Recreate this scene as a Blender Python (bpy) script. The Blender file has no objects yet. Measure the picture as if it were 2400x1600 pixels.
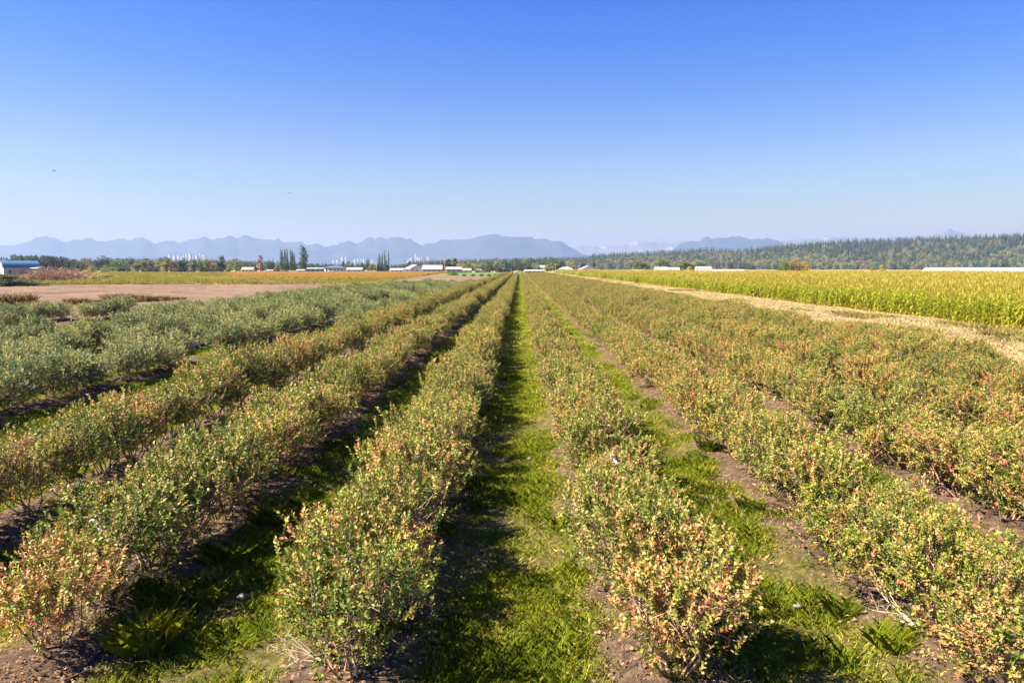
import bpy, math, random
import numpy as np
from mathutils import Vector, Matrix

SC = bpy.context.scene
COL = SC.collection
rnd = random.Random(11)
NP = np.random.default_rng(11)

# ------------------------------------------------------------------ camera
H = 3.96
PITCH = math.radians(6.13)
YAW = math.radians(0.645)
cam_d = bpy.data.cameras.new('camera')
cam = bpy.data.objects.new('camera', cam_d)
COL.objects.link(cam)
cam.location = (0, 0, H)
cam.rotation_euler = (math.pi / 2 - PITCH, 0, YAW)
cam_d.sensor_width = 36
cam_d.lens = 24
cam_d.clip_start = 0.1
cam_d.clip_end = 60000
SC.camera = cam
CR = cam.rotation_euler.to_matrix()

def ray(px, py):
    """direction of a pixel of the 2400x1600 photograph, scaled to y = 1"""
    d = CR @ Vector(((px - 1200) / 1600, (800 - py) / 1600, -1))
    return d / d.y

def at(px, py, Y):
    d = ray(px, py)
    return Vector((d.x * Y, Y, H + d.z * Y))

def gx(px, Y):
    return ray(px, 630).x * Y

def project(p):
    v = CR.transposed() @ (Vector(p) - Vector((0, 0, H)))
    if v.z > -0.3:
        return None
    return 1200 + 1600 * v.x / -v.z, 800 - 1600 * v.y / -v.z

# ------------------------------------------------------------------ light
SUN_EL = math.radians(46)
SUN_AZ = math.radians(18)          # to the left (-X), a little behind the camera
to_sun = Vector((-math.cos(SUN_EL) * math.cos(SUN_AZ), -math.cos(SUN_EL) * math.sin(SUN_AZ), math.sin(SUN_EL)))
sun_d = bpy.data.lights.new('sun', 'SUN')
sun_d.energy = 5.0
sun_d.angle = math.radians(0.5)
sun_d.color = (1.0, 0.86, 0.64)
sun = bpy.data.objects.new('sun', sun_d)
COL.objects.link(sun)
sun.rotation_euler = to_sun.to_track_quat('Z', 'Y').to_euler()

W = bpy.data.worlds.new('World')
SC.world = W
W.use_nodes = True
nt = W.node_tree
nt.nodes.clear()
sky = nt.nodes.new('ShaderNodeTexSky')
sky.sky_type = 'NISHITA'
sky.sun_disc = False
sky.sun_elevation = SUN_EL
sky.sun_rotation = math.atan2(to_sun.x, to_sun.y)
sky.altitude = 0
sky.air_density = 1.35
sky.dust_density = 0.25
sky.ozone_density = 2.2
hs = nt.nodes.new('ShaderNodeHueSaturation')
hs.inputs['Hue'].default_value = 0.515
hs.inputs['Saturation'].default_value = 1.12
bg = nt.nodes.new('ShaderNodeBackground')
bg.inputs['Strength'].default_value = 0.05
wo = nt.nodes.new('ShaderNodeOutputWorld')
nt.links.new(sky.outputs[0], hs.inputs['Color'])
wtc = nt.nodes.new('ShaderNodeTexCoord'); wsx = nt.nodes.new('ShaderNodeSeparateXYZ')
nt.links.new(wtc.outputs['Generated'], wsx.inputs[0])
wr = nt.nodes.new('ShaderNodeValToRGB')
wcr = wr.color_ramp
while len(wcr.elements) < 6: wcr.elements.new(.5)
for e_, (p_, c_) in zip(wcr.elements, [(0.0, (.63, .56, .45)), (.078, (.49, .48, .48)), (.137, (.43, .49, .63)), (.249, (.17, .37, .71)), (.345, (.0, .29, .80)), (.6, (.32, .56, .95))]):  # topmost stop, overhead out of view, brighter than natural sky to fill shadows
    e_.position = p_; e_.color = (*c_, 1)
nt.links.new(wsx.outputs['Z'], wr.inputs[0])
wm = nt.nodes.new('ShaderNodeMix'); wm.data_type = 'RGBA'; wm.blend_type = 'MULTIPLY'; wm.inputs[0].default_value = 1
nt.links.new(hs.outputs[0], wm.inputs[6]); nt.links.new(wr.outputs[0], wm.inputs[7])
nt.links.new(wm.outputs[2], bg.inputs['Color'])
nt.links.new(bg.outputs[0], wo.inputs['Surface'])

SC.view_settings.view_transform = 'Standard'
SC.view_settings.look = 'None'
SC.view_settings.exposure = 2.27
SC.view_settings.gamma = 1
SC.render.engine = 'CYCLES'
SC.cycles.use_denoising = True
SC.cycles.max_bounces = 6
SC.cycles.diffuse_bounces = 3
SC.cycles.glossy_bounces = 2
SC.cycles.transmission_bounces = 3
SC.cycles.volume_bounces = 0
SC.cycles.sample_clamp_indirect = 6

# ------------------------------------------------------------------ properties
def tag(o, label=None, cat=None, group=None, kind=None):
    if label: o['label'] = label
    if cat: o['category'] = cat
    if group: o['group'] = group
    if kind: o['kind'] = kind
    return o

def empty(name, loc=(0, 0, 0), rz=0.0, sc=None):
    o = bpy.data.objects.new(name, None)
    COL.objects.link(o)
    o.location = loc
    o.rotation_euler = (0, 0, rz)
    if sc is not None: o.scale = sc
    o.empty_display_size = 0.2
    return o

def obj(name, me, parent=None, loc=None):
    o = bpy.data.objects.new(name, me)
    COL.objects.link(o)
    if parent is not None: o.parent = parent
    if loc is not None: o.location = loc
    return o

# ------------------------------------------------------------------ mesh builder (numpy)
class MB:
    """collects polygons with a tone per face and a material slot per face"""
    def __init__(s):
        s.v, s.f, s.t, s.m, s.n = [], [], [], [], 0
    def add(s, V, F, tone=0.0, mat=0):
        V = np.asarray(V, float).reshape(-1, 3)
        F = np.asarray(F, np.int64)
        s.v.append(V)
        s.f.append(F + s.n)
        k = len(F)
        s.t.append(np.broadcast_to(np.asarray(tone, float), (k,)).copy())
        s.m.append(np.broadcast_to(np.asarray(mat, np.int32), (k,)).copy())
        s.n += len(V)
        return s
    def box(s, x0, x1, y0, y1, z0, z1, tone=0.0, mat=0, M=None):
        V = np.array([[x, y, z] for z in (z0, z1) for x, y in ((x0, y0), (x1, y0), (x1, y1), (x0, y1))], float)
        if M is not None:
            V = np.array([M @ Vector(p) for p in V])
        F = [[3, 2, 1, 0], [4, 5, 6, 7], [0, 1, 5, 4], [1, 2, 6, 5], [2, 3, 7, 6], [3, 0, 4, 7]]
        return s.add(V, F, tone, mat)
    def prism(s, prof, axis_from, axis_to, tone=0.0, mat=0, cap=True):
        """profile of (x, z) points swept along y"""
        n = len(prof)
        V = [[x, axis_from, z] for x, z in prof] + [[x, axis_to, z] for x, z in prof]
        s.add(V, [[i, (i + 1) % n, n + (i + 1) % n, n + i] for i in range(n)], tone, mat)
        if cap:
            s.add(V[:n], [list(range(n))[::-1]], tone, mat)
            s.add(V[n:], [list(range(n))], tone, mat)
        return s
    def tube(s, pts, rad, sides=5, tone=0.0, mat=0, cap=True):
        pts = [Vector(p) for p in pts]
        if not hasattr(rad, '__len__'): rad = [rad] * len(pts)
        rings = []
        for i, p in enumerate(pts):
            d = (pts[min(i + 1, len(pts) - 1)] - pts[max(i - 1, 0)]).normalized()
            a = d.cross(Vector((0, 0, 1)) if abs(d.z) < .9 else Vector((1, 0, 0))).normalized()
            b = d.cross(a)
            for k in range(sides):
                q = 2 * math.pi * k / sides
                rings.append(p + (a * math.cos(q) + b * math.sin(q)) * rad[i])
        F = [[i * sides + k, i * sides + (k + 1) % sides, (i + 1) * sides + (k + 1) % sides, (i + 1) * sides + k]
             for i in range(len(pts) - 1) for k in range(sides)]
        V = np.array([tuple(p) for p in rings])
        s.add(V, F, tone, mat)
        if cap:
            m = (len(pts) - 1) * sides
            s.add(V[m:m + sides], [list(range(sides))], tone, mat)
        return s
    def mesh(s, name, mats, smooth=False, extra=None):
        me = bpy.data.meshes.new(name)
        V = np.concatenate(s.v) if s.v else np.zeros((0, 3))
        loops, tot = [], []
        for F in s.f:
            loops.append(F.ravel()); tot.append(np.full(len(F), F.shape[1]))
        loops = np.concatenate(loops) if loops else np.zeros(0, int)
        tot = np.concatenate(tot) if tot else np.zeros(0, int)
        nv = len(V)
        if extra is not None:          # loose points that carry instances
            V = np.concatenate([V, extra['co']])
        me.vertices.add(len(V))
        me.vertices.foreach_set('co', V.astype(np.float32).ravel())
        me.loops.add(len(loops))
        me.loops.foreach_set('vertex_index', loops.astype(np.int32))
        me.polygons.add(len(tot))
        start = np.concatenate([[0], np.cumsum(tot)[:-1]]) if len(tot) else np.zeros(0)
        me.polygons.foreach_set('loop_start', start.astype(np.int32))
        me.polygons.foreach_set('material_index', np.concatenate(s.m).astype(np.int32))
        if smooth:
            me.polygons.foreach_set('use_smooth', np.ones(len(tot), bool))
        a = me.attributes.new('tone', 'FLOAT', 'FACE')
        a.data.foreach_set('value', np.concatenate(s.t).astype(np.float32))
        for m in (mats if isinstance(mats, (list, tuple)) else [mats]):
            me.materials.append(m)
        if extra is not None:
            npt = len(extra['co'])
            a = me.attributes.new('vid', 'FLOAT', 'POINT')
            a.data.foreach_set('value', np.concatenate([extra['vid_geo'], -1.0 - extra['idx']]).astype(np.float32))
            a = me.attributes.new('rot', 'FLOAT_VECTOR', 'POINT')
            a.data.foreach_set('vector', np.concatenate([np.zeros((nv, 3)), extra['rot']]).astype(np.float32).ravel())
            a = me.attributes.new('scl', 'FLOAT_VECTOR', 'POINT')
            a.data.foreach_set('vector', np.concatenate([np.ones((nv, 3)), extra['scl']]).astype(np.float32).ravel())
        me.update(calc_edges=True)
        me.validate()
        return me

def scatter(name, variants, mats, co, idx, rot, scl, label, cat=None):
    """ONE stuff object: geometry nodes copy each variant onto its points"""
    big = MB()
    vid = []
    for k, b in enumerate(variants):
        for V, F, t, m in zip(b.v, b.f, b.t, b.m):
            pass
        off = big.n
        for V in b.v: big.v.append(V)
        for F, t, m in zip(b.f, b.t, b.m):
            big.f.append(F + off); big.t.append(t); big.m.append(m)
        big.n += b.n
        vid.append(np.full(b.n, float(k)))
    rot = np.asarray(rot, float)
    if rot.ndim == 1: rot = np.stack([np.zeros_like(rot), np.zeros_like(rot), rot], 1)
    scl = np.asarray(scl, float)
    if scl.ndim == 1: scl = np.stack([scl] * 3, 1)
    me = big.mesh(name, mats, extra=dict(co=np.asarray(co, float), idx=np.asarray(idx, float), rot=rot, scl=scl, vid_geo=np.concatenate(vid)))
    o = obj(name, me)
    tag(o, label, cat, kind='stuff')
    g = bpy.data.node_groups.new(name, 'GeometryNodeTree')
    g.interface.new_socket('Geometry', in_out='INPUT', socket_type='NodeSocketGeometry')
    g.interface.new_socket('Geometry', in_out='OUTPUT', socket_type='NodeSocketGeometry')
    N = g.nodes; L = g.links
    gi = N.new('NodeGroupInput'); go = N.new('NodeGroupOutput')
    def attr(nm, dt):
        n = N.new('GeometryNodeInputNamedAttribute'); n.data_type = dt
        n.inputs['Name'].default_value = nm
        return n.outputs['Attribute']
    vidn = attr('vid', 'FLOAT'); rotn = attr('rot', 'FLOAT_VECTOR'); scln = attr('scl', 'FLOAT_VECTOR')
    join = N.new('GeometryNodeJoinGeometry')
    def pick(val):
        c = N.new('FunctionNodeCompare'); c.data_type = 'FLOAT'; c.operation = 'EQUAL'
        L.new(vidn, c.inputs[0]); c.inputs[1].default_value = val
        c.inputs['Epsilon'].default_value = 0.2
        s = N.new('GeometryNodeSeparateGeometry'); s.domain = 'POINT'
        L.new(gi.outputs[0], s.inputs['Geometry']); L.new(c.outputs[0], s.inputs['Selection'])
        return s.outputs['Selection']
    for k in range(len(variants)):
        ins = N.new('GeometryNodeInstanceOnPoints')
        L.new(pick(-1.0 - k), ins.inputs['Points'])
        L.new(pick(float(k)), ins.inputs['Instance'])
        L.new(rotn, ins.inputs['Rotation']); L.new(scln, ins.inputs['Scale'])
        L.new(ins.outputs[0], join.inputs[0])
    L.new(join.outputs[0], go.inputs[0])
    md = o.modifiers.new('scatter', 'NODES'); md.node_group = g
    return o

# ------------------------------------------------------------------ noise
def vnoise(x, y, seed=0):
    xi = np.floor(x).astype(np.int64); yi = np.floor(y).astype(np.int64)
    fx = x - xi; fy = y - yi
    fx = fx * fx * (3 - 2 * fx); fy = fy * fy * (3 - 2 * fy)
    def h(a, b):
        n = (a * 374761393 + b * 668265263 + seed * 1274126177) & 0xffffffff
        n = ((n ^ (n >> 13)) * 1274126177) & 0xffffffff
        return ((n ^ (n >> 16)) & 0xffff) / 65535.0
    return (h(xi, yi) * (1 - fx) + h(xi + 1, yi) * fx) * (1 - fy) + (h(xi, yi + 1) * (1 - fx) + h(xi + 1, yi + 1) * fx) * fy

def fbm(x, y, seed=0, o=4):
    r = 0; a = .5
    for k in range(o):
        r = r + a * vnoise(x * 2 ** k, y * 2 ** k, seed + k); a *= .5
    return r

# ------------------------------------------------------------------ materials
def new_mat(name):
    m = bpy.data.materials.new(name); m.use_nodes = True
    t = m.node_tree; t.nodes.clear()
    out = t.nodes.new('ShaderNodeOutputMaterial')
    return m, t, out

def ramp(t, stops, interp='LINEAR'):
    r = t.nodes.new('ShaderNodeValToRGB')
    cr = r.color_ramp; cr.interpolation = interp
    while len(cr.elements) < len(stops): cr.elements.new(0.5)
    for e, (p, c) in zip(cr.elements, stops):
        e.position = p; e.color = (*c, 1)
    return r

def leaf_mat(name, stops, transl=0.3, rough=0.5, spec=0.35, vary=0.18, world_noise=None):
    m, t, out = new_mat(name)
    a = t.nodes.new('ShaderNodeAttribute'); a.attribute_name = 'tone'
    r = ramp(t, stops)
    t.links.new(a.outputs['Fac'], r.inputs[0])
    hsv = t.nodes.new('ShaderNodeHueSaturation')
    oi = t.nodes.new('ShaderNodeObjectInfo')
    mp = t.nodes.new('ShaderNodeMapRange')
    mp.inputs['To Min'].default_value = 1 - vary; mp.inputs['To Max'].default_value = 1 + vary
    t.links.new(oi.outputs['Random'], mp.inputs['Value'])
    t.links.new(mp.outputs[0], hsv.inputs['Value'])
    mh = t.nodes.new('ShaderNodeMath'); mh.operation = 'MULTIPLY_ADD'
    t.links.new(oi.outputs['Random'], mh.inputs[0]); mh.inputs[1].default_value = -0.03; mh.inputs[2].default_value = 0.515
    t.links.new(mh.outputs[0], hsv.inputs['Hue'])
    t.links.new(r.outputs[0], hsv.inputs['Color'])
    p = t.nodes.new('ShaderNodeBsdfPrincipled')
    p.inputs['Roughness'].default_value = rough
    p.inputs['Specular IOR Level'].default_value = spec
    t.links.new(hsv.outputs[0], p.inputs['Base Color'])
    tr = t.nodes.new('ShaderNodeBsdfTranslucent')
    t.links.new(hsv.outputs[0], tr.inputs['Color'])
    mx = t.nodes.new('ShaderNodeMixShader'); mx.inputs[0].default_value = transl
    t.links.new(p.outputs[0], mx.inputs[1]); t.links.new(tr.outputs[0], mx.inputs[2])
    t.links.new(mx.outputs[0], out.inputs['Surface'])
    return m

def plain(name, col, rough=0.7, noise=0.12, scale=3.0, metal=0.0, bump=0.0, stripes=None):
    m, t, out = new_mat(name)
    p = t.nodes.new('ShaderNodeBsdfPrincipled')
    p.inputs['Roughness'].default_value = rough; p.inputs['Metallic'].default_value = metal
    tc = t.nodes.new('ShaderNodeTexCoord')
    n = t.nodes.new('ShaderNodeTexNoise'); n.inputs['Scale'].default_value = scale; n.inputs['Detail'].default_value = 5
    t.links.new(tc.outputs['Object'], n.inputs['Vector'])
    r = ramp(t, [(0.3, tuple(c * (1 - noise) for c in col)), (0.7, tuple(min(1, c * (1 + noise)) for c in col))])
    t.links.new(n.outputs['Fac'], r.inputs[0])
    last = r.outputs[0]
    t.links.new(last, p.inputs['Base Color'])
    if stripes:
        w = t.nodes.new('ShaderNodeTexWave'); w.bands_direction = stripes[0]; w.inputs['Scale'].default_value = stripes[1]
        t.links.new(tc.outputs['Object'], w.inputs['Vector'])
        b = t.nodes.new('ShaderNodeBump'); b.inputs['Strength'].default_value = 0.5; b.inputs['Distance'].default_value = 0.05
        t.links.new(w.outputs['Fac'], b.inputs['Height']); t.links.new(b.outputs[0], p.inputs['Normal'])
    elif bump:
        b = t.nodes.new('ShaderNodeBump'); b.inputs['Strength'].default_value = bump; b.inputs['Distance'].default_value = 0.05
        t.links.new(n.outputs['Fac'], b.inputs['Height']); t.links.new(b.outputs[0], p.inputs['Normal'])
    t.links.new(p.outputs[0], out.inputs['Surface'])
    return m

def ground_mat(name, layers, bump=0.4, bscale=6.0, bdist=0.05, rough=0.95):
    """layers: list of (scale, low, high, colourA, colourB) noises multiplied over each other; first is the base"""
    m, t, out = new_mat(name)
    p = t.nodes.new('ShaderNodeBsdfPrincipled'); p.inputs['Roughness'].default_value = rough
    p.inputs['Specular IOR Level'].default_value = 0.15
    tc = t.nodes.new('ShaderNodeTexCoord')
    last = None
    for (sc, lo, hi, ca, cb) in layers:
        n = t.nodes.new('ShaderNodeTexNoise'); n.inputs['Detail'].default_value = 6; n.inputs['Roughness'].default_value = .6
        if isinstance(sc, tuple):
            mp = t.nodes.new('ShaderNodeMapping'); mp.inputs['Scale'].default_value = sc
            t.links.new(tc.outputs['Object'], mp.inputs['Vector']); t.links.new(mp.outputs[0], n.inputs['Vector'])
            n.inputs['Scale'].default_value = 1
        else:
            n.inputs['Scale'].default_value = sc
            t.links.new(tc.outputs['Object'], n.inputs['Vector'])
        r = ramp(t, [(lo, ca), (hi, cb)])
        t.links.new(n.outputs['Fac'], r.inputs[0])
        if last is None: last = r.outputs[0]
        else:
            mx = t.nodes.new('ShaderNodeMix'); mx.data_type = 'RGBA'; mx.blend_type = 'MULTIPLY'; mx.inputs[0].default_value = 1
            t.links.new(last, mx.inputs[6]); t.links.new(r.outputs[0], mx.inputs[7]); last = mx.outputs[2]
    t.links.new(last, p.inputs['Base Color'])
    n = t.nodes.new('ShaderNodeTexNoise'); n.inputs['Scale'].default_value = bscale; n.inputs['Detail'].default_value = 8; n.inputs['Roughness'].default_value = .65
    t.links.new(tc.outputs['Object'], n.inputs['Vector'])
    b = t.nodes.new('ShaderNodeBump'); b.inputs['Strength'].default_value = bump; b.inputs['Distance'].default_value = bdist
    t.links.new(n.outputs['Fac'], b.inputs['Height']); t.links.new(b.outputs[0], p.inputs['Normal'])
    t.links.new(p.outputs[0], out.inputs['Surface'])
    return m

OLIVE = leaf_mat('olive_leaves', [(0.0, (.05, .095, .012)), (.35, (.13, .17, .022)), (.6, (.28, .27, .045)), (.8, (.37, .26, .085)), (.92, (.38, .20, .09)), (1.0, (.38, .055, .035))], .2, .5, .32)
SAGE = leaf_mat('sage_leaves', [(0.0, (.035, .085, .03)), (.4, (.12, .175, .045)), (.65, (.28, .29, .09)), (.9, (.42, .38, .18)), (1.0, (.40, .26, .12))], .2, .48, .38)
STEM = plain('bush_wood', (.26, .17, .11), .8, .3, 20)
GRASS = leaf_mat('aisle_grass', [(0, (.085, .135, .010)), (.5, (.215, .275, .016)), (.8, (.38, .35, .035)), (1, (.46, .37, .14))], .35, .6, .15, .2)
DRYGRASS = leaf_mat('dry_grass', [(0, (.34, .33, .07)), (.3, (.56, .47, .21)), (.7, (.70, .56, .36)), (1, (.74, .55, .42))], .3, .7, .15, .15)
MEADOW = leaf_mat('meadow_grass', [(0, (.16, .18, .025)), (.5, (.28, .25, .05)), (1, (.42, .31, .13))], .3, .7, .15, .15)
CORN = leaf_mat('corn_leaves', [(0, (.075, .135, .010)), (.4, (.20, .24, .014)), (.7, (.34, .31, .03)), (.85, (.34, .27, .04)), (1, (.39, .27, .07))], .35, .5, .3, .15)
LOWCORN = leaf_mat('orange_crop_leaves', [(0, (.17, .2, .02)), (.35, (.26, .22, .025)), (.6, (.35, .225, .045)), (1, (.38, .21, .065))], .35, .6, .2, .12)
CONIFER = leaf_mat('conifer_needles', [(0, (.025, .055, .034)), (.6, (.06, .105, .055)), (1, (.11, .15, .07))], .15, .6, .2, .4)
DARKLEAF = leaf_mat('dark_tree_leaves', [(0, (.028, .055, .028)), (.6, (.06, .09, .035)), (1, (.12, .13, .045))], .2, .6, .2, .2)
GREENLEAF = leaf_mat('green_tree_leaves', [(0, (.06, .11, .025)), (.6, (.12, .17, .035)), (1, (.22, .24, .06))], .25, .6, .2, .2)
YELLOWLEAF = leaf_mat('yellow_tree_leaves', [(0, (.14, .16, .03)), (.5, (.26, .25, .05)), (1, (.40, .32, .10))], .25, .6, .2, .2)
TANLEAF = leaf_mat('russet_tree_leaves', [(0, (.14, .11, .05)), (.5, (.25, .18, .09)), (1, (.36, .26, .15))], .2, .7, .1, .2)
PALELEAF = leaf_mat('pale_tree_leaves', [(0, (.10, .13, .06)), (.5, (.18, .20, .09)), (1, (.28, .27, .14))], .2, .7, .1, .2)
ROSYTWIG = leaf_mat('rosy_twigs', [(0, (.15, .095, .07)), (.5, (.25, .165, .12)), (1, (.36, .25, .19))], .15, .8, .1, .1)
BROWNWEED = leaf_mat('brown_weed', [(0, (.10, .06, .04)), (.5, (.24, .15, .085)), (1, (.38, .27, .14))], .2, .8, .1, .1)
BARK = plain('bark', (.16, .12, .09), .9, .3, 2)

WHITEWALL = plain('white_cladding', (.38, .38, .38), .6, .05, 1, stripes=('X', 3.0))
CREAM = plain('cream_wall', (.55, .50, .42), .7, .06, 1)
GREYWALL = plain('grey_wall', (.42, .42, .44), .7, .08, 1)
PINKWALL = plain('pink_stucco', (.46, .34, .30), .8, .06, 1)
BLUEROOF = plain('blue_metal_roof', (.045, .11, .22), .35, .08, 1, stripes=('X', 2.0))
NAVYROOF = plain('navy_roof', (.06, .10, .19), .5, .1, 1)
PALEROOF = plain('pale_metal_roof', (.27, .27, .31), .4, .05, .5, stripes=('Y', 1.5))
GREYROOF = plain('grey_shingle_roof', (.28, .27, .29), .8, .12, 2)
BROWNROOF = plain('brown_shingle_roof', (.30, .20, .16), .8, .12, 2)
FILM = plain('greenhouse_film', (.40, .41, .43), .35, .03, .5)
PANE = plain('window_glass', (.03, .05, .08), .15, .1, 1)
TOWERC = plain('tower_concrete', (.25, .25, .26), .6, .05, .05)
TOWERG = plain('tower_glass', (.22, .29, .38), .2, .1, .05)
POLEW = plain('pole_wood', (.30, .24, .19), .9, .15, 3)
HOSE = plain('black_polyethylene', (.015, .015, .018), .45, .1, 5)
RIBBON = plain('white_ribbon_plastic', (.82, .82, .86), .4, .03, 8)
REDRIB = plain('red_ribbon_plastic', (.62, .10, .06), .4, .05, 8)
STAKEW = plain('stake_wood', (.22, .15, .09), .8, .15, 12)
CLOTH = plain('grey_weed_cloth', (.20, .20, .23), .8, .2, 4)
FEATHER = plain('dark_feathers', (.05, .05, .06), .7, .1, 20)
STONE = plain('pale_stone', (.17, .155, .14), .8, .15, 9)

# ------------------------------------------------------------------ haze
HZ = 760
hb = MB().box(-16500, 16500, -600, 19000, -4, HZ)
hm, ht, hout = new_mat('haze_air')
pv = ht.nodes.new('ShaderNodeVolumePrincipled')
pv.inputs['Color'].default_value = (.32, .445, .76, 1)
pv.inputs['Density'].default_value = 0.000085
pv.inputs['Anisotropy'].default_value = 0.15
ht.links.new(pv.outputs[0], hout.inputs['Volume'])
tag(obj('haze', hb.mesh('haze', hm)), 'pale blue haze over the far fields and mountains', 'haze', kind='stuff')

# ------------------------------------------------------------------ ground sheets
def sheet(name, xs, ys, zf, mat, inside=None, label=None, smooth=True):
    X, Y = np.meshgrid(xs, ys)
    Z = zf(X, Y)
    V = np.stack([X, Y, Z], -1).reshape(-1, 3)
    nx, ny = len(xs), len(ys)
    i = np.arange(ny - 1)[:, None] * nx + np.arange(nx - 1)[None, :]
    F = np.stack([i, i + 1, i + 1 + nx, i + nx], -1).reshape(-1, 4)
    if inside is not None:
        c = V[F].mean(1)
        F = F[inside(c[:, 0], c[:, 1])]
    o = obj(name, MB().add(V, F).mesh(name, mat, smooth=smooth))
    tag(o, label, kind='structure')
    return o

GROUND = ground_mat('far_grassland', [(.01, .35, .65, (.16, .17, .05), (.30, .25, .11)), (.15, .3, .7, (.7, .7, .7), (1, 1, 1))], .3, .5, .3)
xs = np.concatenate([np.linspace(-16000, -600, 24), np.linspace(-500, 500, 41), np.linspace(600, 16000, 24)])
ys = np.concatenate([np.linspace(-500, 900, 50), np.linspace(1000, 18500, 40)])
sheet('ground', xs, ys, lambda X, Y: np.full_like(X, -0.12), GROUND, label='flat farmland reaching to the horizon')

S = 3.0
X0 = -1.64
def ledge(Y):
    return np.interp(Y, [0, 50, 60, 100, 150], [-36.4, -36.4, -29.0, -27.0, -22.5])
def in_berries(X, Y):
    return (X < 17.6) & (Y < 420) & np.where(Y < 152, X > ledge(Y), X > -9.3)
def rowdist(X):
    return np.abs(np.mod(X - X0 + S / 2, S) - S / 2)
def soilz(X, Y):
    d = rowdist(X)
    edge = .78 + .22 * (fbm(X * 1.1, Y * .8, 3) - .5)
    mound = .22 * np.clip(1.15 - d / edge * .95, 0, 1) ** .8
    lump = (fbm(X * 2.6, Y * 2.6, 9) - .5) * .20 * np.clip(1.2 - d / edge, .15, 1) + (fbm(X * .35, Y * .35, 5) - .5) * .08
    trench = -.05 * np.exp(-((d - edge - .05) / .1) ** 2)
    return mound + lump + trench
m, t, out = new_mat('berry_field_soil')
tc = t.nodes.new('ShaderNodeTexCoord')
sx = t.nodes.new('ShaderNodeSeparateXYZ'); t.links.new(tc.outputs['Object'], sx.inputs[0])
def math_node(op, a, b=None, c=None):
    n = t.nodes.new('ShaderNodeMath'); n.operation = op
    for k, v in enumerate((a, b, c)):
        if v is None: continue
        if isinstance(v, (int, float)): n.inputs[k].default_value = v
        else: t.links.new(v, n.inputs[k])
    return n.outputs[0]
u = math_node('ADD', sx.outputs['X'], -X0 + S / 2 + 300)
u = math_node('MODULO', u, S)
u = math_node('ABSOLUTE', math_node('SUBTRACT', u, S / 2))
n1 = t.nodes.new('ShaderNodeTexNoise'); n1.inputs['Scale'].default_value = 1.6; n1.inputs['Detail'].default_value = 6
t.links.new(tc.outputs['Object'], n1.inputs['Vector'])
u = math_node('ADD', u, math_node('MULTIPLY', math_node('SUBTRACT', n1.outputs['Fac'], .5), 1.0))
fr = ramp(t, [(.46 / 1.5, (0, 0, 0)), (.64 / 1.5, (1, 1, 1))])
t.links.new(math_node('DIVIDE', u, 1.5), fr.inputs[0])
n2 = t.nodes.new('ShaderNodeTexNoise'); n2.inputs['Scale'].default_value = 9; n2.inputs['Detail'].default_value = 8; n2.inputs['Roughness'].default_value = .7
t.links.new(tc.outputs['Object'], n2.inputs['Vector'])
soil = ramp(t, [(.3, (.035, .024, .018)), (.5, (.09, .062, .045)), (.7, (.19, .135, .095))])
t.links.new(n2.outputs['Fac'], soil.inputs[0])
turf = ramp(t, [(.3, (.035, .03, .012)), (.5, (.075, .07, .02)), (.7, (.17, .14, .055))])
t.links.new(n2.outputs['Fac'], turf.inputs[0])
mx = t.nodes.new('ShaderNodeMix'); mx.data_type = 'RGBA'
t.links.new(fr.outputs[0], mx.inputs[0]); t.links.new(soil.outputs[0], mx.inputs[6]); t.links.new(turf.outputs[0], mx.inputs[7])
p = t.nodes.new('ShaderNodeBsdfPrincipled'); p.inputs['Roughness'].default_value = .95; p.inputs['Specular IOR Level'].default_value = .1
t.links.new(mx.outputs[2], p.inputs['Base Color'])
n3 = t.nodes.new('ShaderNodeTexNoise'); n3.inputs['Scale'].default_value = 14; n3.inputs['Detail'].default_value = 9; n3.inputs['Roughness'].default_value = .7
t.links.new(tc.outputs['Object'], n3.inputs['Vector'])
b = t.nodes.new('ShaderNodeBump'); b.inputs['Strength'].default_value = .8; b.inputs['Distance'].default_value = .09
t.links.new(n3.outputs['Fac'], b.inputs['Height']); t.links.new(b.outputs[0], p.inputs['Normal'])
t.links.new(p.outputs[0], out.inputs['Surface'])
SOIL = m
xs = np.arange(-37, 18.01, .125)
ys = np.concatenate([np.arange(-8, 3, .5), np.arange(3, 34, .14), np.geomspace(34, 421, 150)])
sheet('berry_field_soil', xs, ys, soilz, SOIL, in_berries, 'soil beds and turf aisles of the blueberry field')

BARE = ground_mat('bare_soil', [(.05, .35, .65, (.165, .115, .082), (.225, .16, .115)), ((.10, .5, 1), .42, .58, (.62, .58, .56), (1, 1, 1)), ((.6, 2.5, 1), .35, .6, (.72, .68, .66), (1, 1, 1)), (5, .3, .55, (.7, .66, .64), (1, 1, 1))], .9, 3.0, .25)
def bare_in(X, Y):
    lim = np.interp(X, [-260, -140, -80, -45, -26], [150, 157, 168, 172, 164])
    return (Y < lim) & (X < np.where(Y < 152, ledge(Y) + .5, -21))
sheet('bare_soil_field', np.arange(-230, -20, .6), np.arange(20, 175, .6),
      lambda X, Y: .02 + .30 * (fbm(X * .35, Y * .9, 21) - .5) + .22 * (fbm(X * 1.2, Y * .8, 22, 2) - .5), BARE, bare_in, 'pale pinkish bare soil field')
sheet('bare_headland', np.arange(-70, -8, 1.0), np.arange(150, 330, 1.5),
      lambda X, Y: .02 + .12 * (fbm(X * .5, Y * .8, 25) - .5), BARE,
      lambda X, Y: (X < -9.0) & (X > np.interp(Y, [150, 218, 330], [-26, -40, -47])) & (Y > np.where(X < -22.5, 164, 151)), 'bare tan ground behind the bushes')
FIELDG = ground_mat('green_field', [(.05, .35, .65, (.07, .12, .03), (.11, .16, .045)), (.6, .3, .7, (.75, .75, .75), (1, 1, 1))], .4, 1, .2)
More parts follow.
